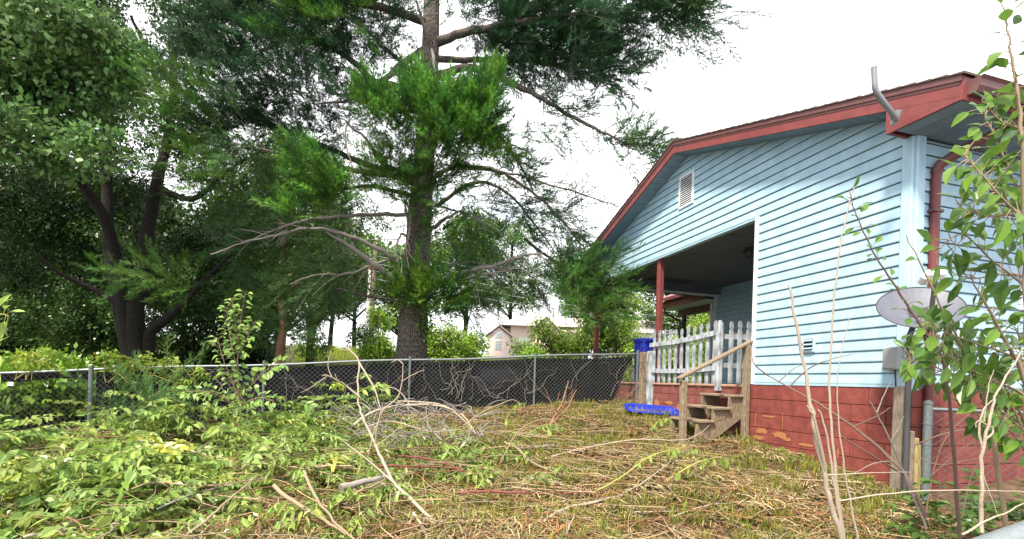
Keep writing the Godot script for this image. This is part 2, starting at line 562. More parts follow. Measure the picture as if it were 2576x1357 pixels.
	mb.hexa([H(0.14, head, WIDE - 0.14), H(3.75, head, WIDE - 0.14), H(3.75, head, WIDE), H(0.14, head, WIDE), H(0.14, 2.9, WIDE - 0.14), H(3.75, 2.9, WIDE - 0.14), H(3.75, 2.9, WIDE), H(0.14, 2.9, WIDE)])
	part("porch_beam", mb, M.ceiling, h)
	mb = MB.new()
	mb.cbox(H(1.9, head - 0.02, WIDE - 0.07), Vector3(3.6, 0.035, 0.17), 0.006)
	part("beam_trim", mb, M.white_paint, h)
	# lantern under the ceiling
	mb = MB.new()
	mb.tube([H(1.66, 2.705, 4.13), H(1.66, 2.66, 4.13)], [0.14, 0.16], 8)
	mb.tube([H(1.66, 2.66, 4.13), H(1.66, 2.64, 4.13), H(1.66, 2.52, 4.13), H(1.66, 2.50, 4.13)], [0.18, 0.18, 0.10, 0.02], 8)
	var lamp := part("ceiling_light", mb, M.dark_metal, h)
	mb = MB.new()
	for k in 8:
		var a := TAU * (k + 0.5) / 8
		mb.cbox(H(1.66 + cos(a) * 0.142, 2.58, 4.13 + sin(a) * 0.142), Vector3(0.07, 0.075, 0.012), 0.002, Basis(Vector3.UP, a + PI / 2) * Basis(Vector3.RIGHT, 0.5))
	part("lamp_glass", mb, M.dish_grey, lamp)
	# gable siding
	var A := func(t, yy, o): return H(-o, yy, t)
	for i in 33:
		var y0 := SILL + i * STEP
		var y1 := y0 + STEP
		if i < 19:
			lap("siding_board", h, M.siding, y0, y1, A, open - 0.085, 0.10, open - 0.085, 0.10)
		else:
			var cut := func(y): return maxf(0.10, (y - EAVE + 0.01) / PITCH)
			var l0: float = cut.call(y0)
			var l1: float = cut.call(y1)
			if l0 > WIDE / 2 - 0.05: continue
			l1 = minf(l1, WIDE / 2 - 0.01)
			lap("siding_board", h, M.siding, y0, y1, A, WIDE - maxf(l0, 0.02), l0, WIDE - maxf(l1, 0.02), l1)
	mb = MB.new()
	mb.hexa([H(-0.03, SILL - 0.03, 0.10), H(0.0, SILL - 0.03, 0.10), H(0.0, SILL - 0.03, open - 0.08), H(-0.03, SILL - 0.03, open - 0.08), H(-0.03, SILL - 0.002, 0.10), H(0.0, SILL + 0.0, 0.10), H(0.0, SILL, open - 0.08), H(-0.03, SILL - 0.002, open - 0.08)])
	part("starter_strip", mb, M.siding, h)
	mb = MB.new()
	mb.cbox(H(-0.002, head - 0.018, (open + WIDE) / 2), Vector3(0.05, 0.03, WIDE - open), 0.005)
	part("header_trim", mb, M.trim, h)
	mb = MB.new()
	mb.cbox(H(0.05, SILL + 1.205, open - 0.045), Vector3(0.16, 2.47, 0.085), 0.008)
	part("opening_trim", mb, M.white_paint, h)
	# side siding, with a window cut in
	var B := func(t, yy, o): return H(t, yy, -o)
	for i in 21:
		var y0 := SILL + i * STEP
		var y1 := minf(y0 + STEP, 2.66)
		if y0 > 0.95 and y1 < 2.20:
			lap("siding_board", h, M.siding, y0, y1, B, 0.10, 1.60, 0.10, 1.60)
			lap("siding_board", h, M.siding, y0, y1, B, 2.70, SIDE, 2.70, SIDE)
		else:
			lap("siding_board", h, M.siding, y0, y1, B, 0.10, SIDE, 0.10, SIDE)
	mb = MB.new()
	mb.cbox(H(-0.017, SILL + 1.27, 0.045), Vector3(0.06, 2.66, 0.12), 0.012)
	mb.cbox(H(0.045, SILL + 1.27, -0.017), Vector3(0.12, 2.66, 0.058), 0.012)
	part("corner_trim", mb, M.trim, h)
	# window in the side wall
	mb = MB.new()
	var w0 := 1.62; var w1 := 2.68; var y0w := 0.98; var y1w := 2.20
	for q in [[(w0 + w1) / 2, y0w + 0.02, w1 - w0, 0.06], [(w0 + w1) / 2, y1w - 0.03, w1 - w0, 0.06]]:
		mb.cbox(H(q[0], q[1], -0.02), Vector3(q[2], q[3], 0.07), 0.008)
	for q in [w0 + 0.03, w1 - 0.03]:
		mb.cbox(H(q, (y0w + y1w) / 2, -0.02), Vector3(0.06, y1w - y0w - 0.1, 0.066), 0.008)
	mb.cbox(H((w0 + w1) / 2, (y0w + y1w) / 2, -0.015), Vector3(w1 - w0 - 0.12, 0.045, 0.05), 0.006)
	var win := part("window", mb, M.white_paint, h)
	for k in 2:
		mb = MB.new()
		mb.box(H((w0 + w1) / 2, lerpf(y0w, y1w, 0.27 + 0.46 * k), -0.006), Vector3(w1 - w0 - 0.1, 0.54, 0.006))
		part("pane", mb, M.glass, win)
	# louvred gable vent
	mb = MB.new()
	var vc := 3.875
	mb.cbox(H(-0.032, 3.235, vc), Vector3(0.03, 0.05, 0.43), 0.006)
	mb.cbox(H(-0.032, 3.785, vc), Vector3(0.03, 0.05, 0.43), 0.006)
	for s in [-1, 1]: mb.cbox(H(-0.032, 3.51, vc + s * 0.19), Vector3(0.029, 0.5, 0.05), 0.006)
	var vent := part("gable_vent", mb, M.white_paint, h)
	mb = MB.new()
	mb.box(H(-0.034, 3.51, vc), Vector3(0.004, 0.5, 0.34))
	part("vent_screen", mb, M.void, vent)
	for k in 13:
		mb = MB.new()
		mb.box(H(-0.046, 3.282 + k * 0.038, vc), Vector3(0.024, 0.006, 0.34), Basis(Vector3(0, 0, 1), 0.9))
		part("slat", mb, M.white_paint, vent)
	# exhaust vent low on the wall
	mb = MB.new()
	mb.cbox(H(-0.035, 0.575, 1.19), Vector3(0.03, 0.20, 0.18), 0.01)
	var ex := part("exhaust_vent", mb, M.trim, h)
	mb = MB.new()
	for k in 3: mb.cbox(H(-0.06, 0.525 + k * 0.05, 1.19), Vector3(0.03, 0.014, 0.12), 0.003, Basis(Vector3(0, 0, 1), 0.5))
	part("flap", mb, M.trim, ex)
	mb = MB.new()
	mb.box(H(-0.0515, 0.575, 1.19), Vector3(0.003, 0.14, 0.125))
	part("vent_opening", mb, M.void, ex)
	blocks(h, open)
	roof(h)
	porch_posts(h)
	front_portico(h)
	var g := thing("utility_box", "small grey cable box fixed at the foot of the house corner trim", "utility box", Vector3.ZERO)
	g.transform = h.transform * Transform3D(Basis.IDENTITY, H(-0.085, 0.36, 0.10))
	mb = MB.new()
	mb.cbox(Vector3(0, 0, 0), Vector3(0.10, 0.24, 0.16), 0.012)
	part("case", mb, M.box_grey, g)
	mb = MB.new()
	mb.cbox(Vector3(-0.053, 0, 0), Vector3(0.008, 0.21, 0.13), 0.003)
	part("cover", mb, M.box_grey, g)
	mb = MB.new()
	mb.tube(smooth([Vector3(0, -0.12, 0.03), Vector3(-0.01, -0.3, 0.05), Vector3(0.02, -0.5, 0.04), Vector3(0.02, -0.9, 0.05)], 3), taper(10, 0.008, 0.008), 5)
	part("cable", mb, M.black_rubber, g)

func blocks(h: Node3D, open: float) -> void:
	var C := 0.2032
	var top := SILL - 0.035
	for row in 6:
		var y1 := top - row * C
		var y0 := y1 - C + 0.008
		var off := 0.2032 if row % 2 else 0.0
		var s := 0.0 - off
		while s < WIDE:
			var a := maxf(s + 0.004, 0.0); var b := minf(s + 0.4064 - 0.004, WIDE)
			s += 0.4064
			if b - a < 0.03: continue
			var porch := a >= open - 0.15
			if porch and row == 5: continue
			var q := MB.new()
			q.col = Color.WHITE * rng.randf_range(0.84, 1.06)
			var yy1 := y1
			if porch: yy1 = minf(y1, top - 0.03)
			q.cbox(H(-0.0065 + jit(0.001), (y0 + yy1) / 2, (a + b) / 2), Vector3(0.03, yy1 - y0, b - a), 0.002)
			part("block", q, M.porch_block if porch else M.block, h)
		if row < 6:
			var v := 0.03 - off
			while v < 6.0:
				var a := maxf(v + 0.004, 0.03); var b := v + 0.4024
				v += 0.4064
				if b - a < 0.03: continue
				var q := MB.new()
				q.col = Color.WHITE * rng.randf_range(0.84, 1.06)
				q.cbox(H((a + b) / 2, (y0 + y1) / 2, -0.008 + jit(0.0012)), Vector3(b - a, y1 - y0, 0.03), 0.003)
				part("block", q, M.block, h)
	# porch ledge, chipped pale along its edge
	var e := MB.new()
	e.cbox(H(-0.015, 0.032, (open + WIDE) / 2), Vector3(0.06, 0.035, WIDE - open), 0.006)
	part("porch_ledge", e, M.ledge, h)
	# places where the paint has come off the lowest courses
	var spots := [[1.62, -0.62, 0.28, 0.05], [1.95, -0.60, 0.24, 0.05], [1.50, -0.66, 0.16, 0.03], [2.06, -0.44, 0.014, 0.10], [1.58, -0.43, 0.012, 0.12], [1.82, -0.385, 0.25, 0.012], [1.2, -0.70, 0.22, 0.018], [0.75, -0.74, 0.02, 0.06], [0.8, -0.86, 0.05, 0.02], [2.0, -0.70, 0.3, 0.035]]
	for k in 14: spots.append([open + 0.2 + k * 0.36 + jit(0.1), -0.47 + 0.028 * k + jit(0.03), rng.randf_range(0.1, 0.3), rng.randf_range(0.03, 0.08)])
	for k in 16: spots.append([open + 0.2 + k * 0.33 + jit(0.1), -0.005 + jit(0.006), rng.randf_range(0.04, 0.22), rng.randf_range(0.005, 0.016)])
	var i := 0
	for p in spots:
		var poly := []
		var m := 18
		for k in m:
			var a := TAU * k / m
			var rr := rng.randf_range(0.55, 1.0) if p[3] > 0.02 and p[2] > 0.03 else 1.0
			var cx := signf(cos(a)) * pow(absf(cos(a)), 0.6)
			var cy := signf(sin(a)) * pow(absf(sin(a)), 0.6)
			poly.append(H(-0.0262 - 0.0002 * (i % 7), p[1] + cy * p[3] * rr, p[0] + cx * p[2] * 0.5 * rr))
		var q := MB.new()
		var ctr := H(-0.0262 - 0.0002 * (i % 7), p[1], p[0])
		for k in m: q._face([ctr, poly[k], poly[(k + 1) % m]], Vector3(-1, 0, 0))
		part("bare_patch", q, M.bare_block, h)
		i += 1

func roof(h: Node3D) -> void:
	var O := 0.335     # rake overhang
	var overhang := [0.61, 0.80]      # at the near eave and the far one
	var half := WIDE / 2
	var Y := func(s: float, up: float) -> float: return roof_y(s) + up
	for side in [0, 1]:
		var E: float = overhang[side]
		var sgn := func(s: float) -> float: return s if side == 0 else WIDE - s
		var R := func(v: float, up: float, s: float) -> Vector3: return H(v, roof_y(s) + up, sgn.call(s))
		var P := func(called: String, m: Material, v0: float, v1: float, up0: float, up1: float, s0: float, s1: float) -> void:
			var q := MB.new()
			var a := [R.call(v0, up0, s0), R.call(v1, up0, s0), R.call(v1, up0, s1), R.call(v0, up0, s1), R.call(v0, up1, s0), R.call(v1, up1, s0), R.call(v1, up1, s1), R.call(v0, up1, s1)]
			if side == 1: a = [a[3], a[2], a[1], a[0], a[7], a[6], a[5], a[4]]
			q.hexa(a)
			part(called, q, m, h)
		P.call("roof_deck", M.brown_metal, -O + 0.03, SIDE, 0.02, 0.165, -E + 0.03, half)
		P.call("rake_fascia", M.red_metal, -O, -O + 0.028, -0.01, 0.125, -E, half)
		P.call("drip_edge", M.brown_metal, -O - 0.016, -O + 0.03, 0.128, 0.185, -E - 0.02, half)
		P.call("fascia_lip", M.brown_metal, -O - 0.006, -O + 0.0, 0.098, 0.127, -E, half)
		# courses of shingles
		var run := half + E + 0.05
		for k in 32:
			var s0 := -E - 0.05 + run * k / 32.0
			var s1 := minf(s0 + run / 32.0 + 0.02, half + 0.02)
			var q := MB.new()
			q.col = Color.WHITE * rng.randf_range(0.8, 1.15)
			var up := 0.187 + 0.003 * (k % 2)
			var a := [R.call(-O - 0.03, up, s0), R.call(SIDE, up, s0), R.call(SIDE, up, s1), R.call(-O - 0.03, up, s1), R.call(-O - 0.03, up + 0.02, s0), R.call(SIDE, up + 0.02, s0), R.call(SIDE, up + 0.007, s1), R.call(-O - 0.03, up + 0.007, s1)]
			if side == 1: a = [a[3], a[2], a[1], a[0], a[7], a[6], a[5], a[4]]
			q.hexa(a)
			part("shingle_course", q, M.shingle, h)
		# strips of the rake soffit
		var n := 26
		for k in n:
			var s0 := 0.0 + half * k / n
			var s1 := half * (k + 1) / n - 0.009
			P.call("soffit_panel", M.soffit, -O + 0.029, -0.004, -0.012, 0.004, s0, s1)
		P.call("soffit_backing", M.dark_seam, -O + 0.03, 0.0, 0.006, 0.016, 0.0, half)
	# ridge cap
	var rc := MB.new()
	rc.slab([H(-O - 0.03, roof_y(half) + 0.20, half - 0.15 ), H(-O - 0.03, roof_y(half) + 0.235, half), H(-O - 0.03, roof_y(half) + 0.20, half + 0.15), H(-O - 0.03, roof_y(half) + 0.17, half + 0.15), H(-O - 0.03, roof_y(half) + 0.205, half), H(-O - 0.03, roof_y(half) + 0.17, half - 0.15)], Vector3(SIDE + O, 0, 0))
	part("ridge_cap", rc, M.shingle, h)
	# boxed eaves: near one whole, far one the same
	for side in [0, 1]:
		var E: float = overhang[side]
		var sg := func(s: float) -> float: return s if side == 0 else WIDE - s
		var low := 2.665 if side == 0 else 2.61
		var q := MB.new()
		q.slab([H(-O + 0.001, low, sg.call(0.06)), H(-O + 0.001, low, sg.call(-E)), H(-O + 0.001, roof_y(-E) - 0.012, sg.call(-E)), H(-O + 0.001, roof_y(0.06) - 0.012, sg.call(0.06))], Vector3(0.026, 0, 0))
		part("eave_return", q, M.red_metal, h)
		q = MB.new()
		q.slab([H(-O + 0.03, low, sg.call(0.06)), H(-0.001, low, sg.call(0.06)), H(-0.001, roof_y(0.06) - 0.015, sg.call(0.06)), H(-O + 0.03, roof_y(0.06) - 0.015, sg.call(0.06))], Vector3(0, 0, 0.03 if side == 0 else -0.03))
		part("return_cheek", q, M.red_metal, h)
		q = MB.new()
		q.box(H((SIDE - O) / 2, (low + roof_y(-E) + 0.17) / 2 - 0.005, sg.call(-E - 0.013)), Vector3(SIDE + O, roof_y(-E) + 0.17 - low, 0.024))
		part("eave_fascia", q, M.red_metal, h)
		var w := 0.19
		var k := 0
		while k < 46:
			var v0 := -O + 0.03 + k * w * 0.5
			k += 2
			if v0 > (5.5 if side == 0 else 1.5): break
			var p := MB.new()
			var s0 := sg.call(-E + 0.0) as float
			var s1 := sg.call(-0.03) as float
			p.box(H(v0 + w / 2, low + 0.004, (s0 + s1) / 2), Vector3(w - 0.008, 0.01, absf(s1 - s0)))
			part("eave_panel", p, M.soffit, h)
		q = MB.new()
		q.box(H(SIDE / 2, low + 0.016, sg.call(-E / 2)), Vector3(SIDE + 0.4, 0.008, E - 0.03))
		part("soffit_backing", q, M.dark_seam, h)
	# gutter along the near eave, with its downspout
	var E := 0.61
	var y := 2.70
	var g := MB.new()
	var prof := [[0.0, 0.0], [0.075, 0.0], [0.10, 0.045], [0.105, 0.10], [0.125, 0.125]]
	for k in prof.size() - 1:
		var a: Array = prof[k]; var b: Array = prof[k + 1]
		g.quad(H(-O + 0.05, y + a[1], -E - 0.026 - a[0]), H(SIDE, y + a[1], -E - 0.026 - a[0]), H(SIDE, y + b[1], -E - 0.026 - b[0]), H(-O + 0.05, y + b[1], -E - 0.026 - b[0]))
		g.quad(H(-O + 0.05, y + a[1] + 0.004, -E - 0.024 - a[0]), H(-O + 0.05, y + b[1] + 0.004, -E - 0.024 - b[0]), H(SIDE, y + b[1] + 0.004, -E - 0.024 - b[0]), H(SIDE, y + a[1] + 0.004, -E - 0.024 - a[0]))
	var endp := []
	for a in prof: endp.append(H(-O + 0.049, y + a[1], -E - 0.026 - a[0]))
	endp.append(H(-O + 0.049, y + 0.125, -E - 0.026))
	g.slab(endp, Vector3(0.003, 0, 0))
	part("gutter", g, M.brown_metal, h)
	var d := MB.new()
	var t := 0.22
	var path := [H(t + 0.25, 2.70, -E - 0.08), H(t + 0.22, 2.60, -E - 0.05), H(t + 0.10, 2.48, -0.24), H(t + 0.01, 2.38, -0.09), H(t, 2.25, -0.06), H(t, 1.0, -0.06), H(t, 0.1, -0.06), H(t, -0.75, -0.06)]
	d.tube(path, taper(8, 0.046, 0.046), 8)
	var sp := part("downspout", d, M.down_red, h)
	d = MB.new()
	d.tube([path[0], path[1], path[2], path[3] , path[4] + Vector3(0, 0.05, 0)], [0.049, 0.049, 0.05, 0.051, 0.051], 8)
	part("elbow", d, M.brown_metal, sp)
	for yy in [1.9, 0.6]:
		d = MB.new()
		d.cbox(H(t, yy, -0.05), Vector3(0.13, 0.03, 0.12), 0.004)
		part("strap", d, M.brown_metal, sp)

func porch_posts(h: Node3D) -> void:
	for s in [4.78, 7.58]:
		var q := MB.new()
		q.cbox(H(0.07, 1.27, s), Vector3(0.105, 2.45, 0.105), 0.008)
		part("porch_post", q, M.red_metal, h)
	var q := MB.new()
	q.tube([H(3.62, 2.3, WIDE + 0.1), H(3.62, 2.2, WIDE + 0.1), H(3.60, 2.0, WIDE + 0.07), H(3.60, 0.0, WIDE + 0.07)], taper(4, 0.04, 0.04), 8)
	part("downspout", q, M.white_paint, h)

func front_portico(h: Node3D) -> void:
	# small gabled entrance roof on the far side of the house, seen through the porch
	var v0 := 3.30; var v1 := 6.8; var s1 := 9.75; var y0 := 2.36
	var q := MB.new()
	q.box(H((v0 + v1) / 2, y0 + 0.02, (WIDE + s1) / 2), Vector3(v1 - v0, 0.02, s1 - WIDE))
	part("portico_soffit", q, M.white_paint, h)
	q = MB.new()
	q.box(H(v0 + 0.012, y0 + 0.12, (WIDE + s1) / 2 + 0.02), Vector3(0.024, 0.22, s1 - WIDE))
	q.box(H((v0 + v1) / 2, y0 + 0.12, s1 + 0.034), Vector3(v1 - v0 + 0.02, 0.22, 0.024))
	part("portico_fascia", q, M.red_metal, h)
	q = MB.new()
	var vm := (v0 + v1) / 2
	q.slab([H(v0, y0 + 0.24, s1 - 0.15), H(v1, y0 + 0.24, s1 - 0.15), H(vm, y0 + 0.95, s1 - 0.15)], Vector3(0, 0, 0.12))
	part("portico_gable", q, M.siding, h)
	for sd in [-1, 1]:
		q = MB.new()
		var ve: float = vm + sd * (vm - v0 + 0.12)
		q.slab([H(ve, y0 + 0.21, WIDE + 0.01), H(vm, y0 + 1.0, WIDE + 0.01), H(vm, y0 + 1.10, WIDE + 0.01), H(ve, y0 + 0.31, WIDE + 0.01)], Vector3(0, 0, -(s1 - WIDE + 0.1)))
		part("portico_roof", q, M.red_metal, h)
	q = MB.new()
	q.cbox(H(v0 + 0.65, y0 - 0.09, (WIDE + s1) / 2 + 0.1), Vector3(0.12, 0.2, s1 - WIDE - 0.2), 0.008)
	part("portico_beam", q, M.brown_metal, h)
	for s in [s1 - 0.25]:
		q = MB.new()
		q.cbox(H(v0 + 0.65, y0 / 2 - 0.55, s), Vector3(0.11, y0 + 0.9, 0.11), 0.008)
		part("portico_post", q, M.dark_metal, h)
	q = MB.new()
	q.tube([H(v0 + 0.06, y0, s1 - 0.1), H(v0 + 0.06, y0 - 0.1, s1 - 0.1), H(v0 + 0.5, y0 - 0.33, s1 - 0.2), H(v0 + 0.55, y0 - 0.4, s1 - 0.2), H(v0 + 0.55, -1.0, s1 - 0.2)], taper(5, 0.035, 0.035), 8)
	part("downspout", q, M.brown_metal, h)

# ------------------------------------------------------------------ things round the porch
func house_frame() -> Transform3D:
	return Transform3D(Basis(Vector3.UP, 0.2817), Vector3(4.12, EYE - FLOOR, -5.17))

func at_house(o: Node3D, v: float, y: float, s: float, turn := 0.0) -> void:
	o.transform = house_frame() * Transform3D(Basis(Vector3.UP, turn), H(v, y, s))

func house_ground(v: float, s: float) -> float:     # height above eye level of the ground there
	var p := house_frame() * H(v, 0, s)
	return ground_y(p.x, -p.z) - EYE

func picket(w: float, ht: float) -> MB:     # board with a shaped head; foot at the origin, face towards -x
	var q := MB.new()
	var side := [[0.5, 0.0], [0.5, ht - 0.17], [0.36, ht - 0.145], [0.30, ht - 0.125], [0.44, ht - 0.105], [0.46, ht - 0.08], [0.40, ht - 0.035], [0.2, ht - 0.005], [0.0, ht]]
	for k in side.size() - 1:
		var a: Array = side[k]; var b: Array = side[k + 1]
		for x in [-0.009, 0.009]:
			q._face([Vector3(x, a[1], -a[0] * w), Vector3(x, a[1], a[0] * w), Vector3(x, b[1], b[0] * w), Vector3(x, b[1], -b[0] * w)], Vector3(x, 0, 0))
		for s in [-1, 1]:
			q._face([Vector3(-0.009, a[1], s * a[0] * w), Vector3(0.009, a[1], s * a[0] * w), Vector3(0.009, b[1], s * b[0] * w), Vector3(-0.009, b[1], s * b[0] * w)], Vector3(0, 0.3, s))
	return q

func porch_things() -> void:
	# picket railing along the porch edge
	var f := thing("picket_fence", "white picket fence panel along the porch edge with sagging rails", "picket fence")
	at_house(f, -0.03, 0.05, 4.85)
	var n := 11
	for i in n:
		var s := 0.10 + i * 0.176
		var sag := -0.05 * sin(PI * s / 1.95) 
		var q := picket(0.078, 1.04 + sag + jit(0.012))
		var o := part("picket", q, M.worn_white, f)
		o.position = Vector3(0.0, 0.0 + jit(0.006), s)
		o.rotation = Vector3(jit(0.012), jit(0.03), 0)
	for y in [[0.74, 0.83], [0.24, 0.26]]:
		var q := MB.new()
		var pts := []
		for k in 9:
			var t := k / 8.0
			pts.append(Vector3(-0.03, lerpf(y[0], y[1], t) - 0.03 * sin(PI * t), t * 2.0))
		for k in 8:
			var a: Vector3 = pts[k]; var b: Vector3 = pts[k + 1]
			var hw := Vector3(0.018, 0, 0); var hh := Vector3(0, 0.04, 0)
			q.hexa([a - hw - hh, b - hw - hh, b + hw - hh, a + hw - hh, a - hw + hh, b - hw + hh, b + hw + hh, a + hw + hh])
		part("rail", q, M.worn_white, f)
	var q := MB.new()
	var gl := house_ground(-0.03, 4.9) - 0.05
	q.cbox(Vector3(-0.02, (gl + 0.62) / 2, 0.0), Vector3(0.075, 0.62 - gl, 0.16), 0.006)
	part("fence_post", q, M.worn_white, f)
	q = MB.new()
	q.cbox(Vector3(-0.03, 0.43, 2.01), Vector3(0.085, 1.08, 0.085), 0.008)
	q.cbox(Vector3(-0.03, 0.985, 2.01), Vector3(0.06, 0.05, 0.06), 0.012)
	part("fence_post", q, M.worn_white, f)
	# gate left open inwards
	var g := thing("picket_gate", "weathered picket gate standing open on the porch behind the steps", "gate")
	at_house(g, 0.04, 0.05, 2.84, -PI / 2)
	for i in 6:
		var o := part("picket", picket(0.075, 1.0 + jit(0.012)), M.worn_white, g)
		o.position = Vector3(0, 0.02 + jit(0.006), -0.12 - i * 0.165)
	for y in [0.30, 0.76]:
		q = MB.new()
		q.cbox(Vector3(-0.028, y, -0.5), Vector3(0.035, 0.075, 0.98), 0.005)
		part("rail", q, M.worn_white, g)
	q = MB.new()
	q.cbox(Vector3(-0.05, 0.80, -0.3), Vector3(0.012, 0.06, 0.32), 0.003)
	part("hinge_board", q, M.tan_stick, g)
	# steps
	var st := thing("wooden_steps", "weathered wooden porch steps with one slanting handrail", "steps")
	at_house(st, 0, -FLOOR, 0)
	var tr := [[-0.19, -0.115], [-0.47, -0.305], [-0.74, -0.495]]
	for i in 3:
		q = MB.new()
		for k in 2:
			q.cbox(H(tr[i][0] + (k - 0.5) * 0.142 + jit(0.004), tr[i][1] + jit(0.004), 2.56 + jit(0.015)), Vector3(0.136, 0.036, 0.74), 0.007, Basis(Vector3.RIGHT, jit(0.02)) * Basis(Vector3.UP, jit(0.02)))
		part("tread", q, M.old_wood, st)
	for s in [2.24, 2.86]:
		q = MB.new()
		var low := house_ground(-0.9, s) - 0.04
		var poly := [H(-0.02, -0.14, s), H(-0.33, -0.14, s), H(-0.33, -0.33, s), H(-0.61, -0.33, s), H(-0.61, -0.52, s), H(-0.86, -0.52, s), H(-0.92, low, s), H(-0.76, low, s), H(-0.02, -0.38, s)]
		var ctr := H(-0.35, -0.45, s)
		for k in poly.size():
			var a: Vector3 = poly[k]; var b: Vector3 = poly[(k + 1) % poly.size()]
			var e := Vector3(0, 0, -0.04)
			q._face([ctr, a, b], Vector3(0, 0, 1)); q._face([ctr + e, a + e, b + e], Vector3(0, 0, -1))
			q._face([a, b, b + e, a + e], (a + b) * 0.5 - ctr)
		part("stringer", q, M.old_wood, st)
	var gy := house_ground(-1.14, 2.2) - 0.08
	q = MB.new()
	q.cbox(H(-1.14, (gy + 0.08) / 2, 2.20), Vector3(0.085, 0.08 - gy, 0.09), 0.012, Basis(Vector3(0, 0, 1), 0.015))
	part("newel_post", q, M.old_wood, st)
	gy = house_ground(-0.07, 2.17) - 0.08
	q = MB.new()
	q.cbox(H(-0.09, (gy + 0.62) / 2, 2.20), Vector3(0.085, 0.62 - gy, 0.085), 0.008)
	part("newel_post", q, M.old_wood, st)
	q = MB.new()
	var a := H(-1.24, 0.10, 2.20); var b := H(-0.02, 0.69, 2.20)
	var d := (b - a).normalized()
	q.cbox((a + b) / 2, Vector3((b - a).length(), 0.045, 0.09), 0.012, Basis(d, Vector3(-d.y, d.x, 0), Vector3(0, 0, 1)))
	part("handrail", q, M.old_wood, st)
	# blue tub on the porch, its lid thrown on the ground
	var bn := thing("storage_bin", "tall blue plastic bin standing on the porch beside the brown post", "bin")
	at_house(bn, 0.33, 0.047, 5.70, 0.12)
	bn.scale = Vector3(0.8, 1.0, 0.8)
	q = MB.new()
	var R := func(w: float, y: float) -> Array:
		var r := []
		for k in 20:
			var t := TAU * k / 20
			r.append(Vector3(signf(cos(t)) * pow(absf(cos(t)), 0.45) * w * 0.5, y, signf(sin(t)) * pow(absf(sin(t)), 0.45) * w * 0.56))
		return r
	var lv := [[0.40, 0.0], [0.43, 0.5], [0.455, 0.86], [0.50, 0.87], [0.51, 0.94], [0.485, 0.945], [0.45, 0.90], [0.38, 0.02]]
	for k in lv.size() - 1:
		var r0: Array = R.call(lv[k][0], lv[k][1]); var r1: Array = R.call(lv[k + 1][0], lv[k + 1][1])
		for j in 20: q.quad(r0[(j + 1) % 20], r0[j], r1[j], r1[(j + 1) % 20])
	part("tub", q, M.blue_plastic, bn)
	for s in [-1, 1]:
		q = MB.new()
		q.cbox(Vector3(-0.03, 0.91, s * 0.30), Vector3(0.14, 0.035, 0.05), 0.01)
		part("handle", q, M.blue_plastic, bn)
	var lp := on_ground(1643, 1046)
	var ld := thing("plastic_lid", "blue plastic tub lid lying upturned on the grass near the steps", "lid", lp + Vector3(0, 0.05, 0))
	ld.rotation = Vector3(0.17, -0.12, -0.05)
	q = MB.new()
	var L := func(w: float, y: float) -> Array:
		var r := []
		for k in 24:
			var t := TAU * k / 24
			r.append(Vector3(signf(cos(t)) * pow(absf(cos(t)), 0.4) * (w), y, signf(sin(t)) * pow(absf(sin(t)), 0.4) * (w - 0.19)))
		return r
	var pr := [[0.02, 0.012], [0.36, 0.012], [0.385, 0.03], [0.42, 0.034], [0.435, 0.075], [0.50, 0.085], [0.51, 0.06], [0.46, 0.02], [0.40, 0.0], [0.02, 0.0]]
	for k in pr.size() - 1:
		var r0: Array = L.call(maxf(pr[k][0], 0.2), pr[k][1]); var r1: Array = L.call(maxf(pr[k + 1][0], 0.2), pr[k + 1][1])
		for j in 24: q.quad(r0[j], r1[j], r1[(j + 1) % 24], r0[(j + 1) % 24])
	var mid: Array = L.call(0.2, 0.012)
	for j in 24: q._face([Vector3(0, 0.012, 0), mid[j], mid[(j + 1) % 24]], Vector3.UP)
	part("shell", q, M.blue_plastic, ld)
	q = MB.new()
	for k in 26:
		var p := Vector3(jit(0.22) - 0.02, 0.022, jit(0.09) + 0.02)
		q.leaf(p, Vector3(jit(1), 0.1, jit(1)).normalized(), Vector3(jit(0.3), 1, jit(0.3)), rng.randf_range(0.05, 0.09), 0.04, 0.4, 0.3)
	tag(part("dead_leaves", q, M.tan_stick, ld), "", "", "", "stuff")

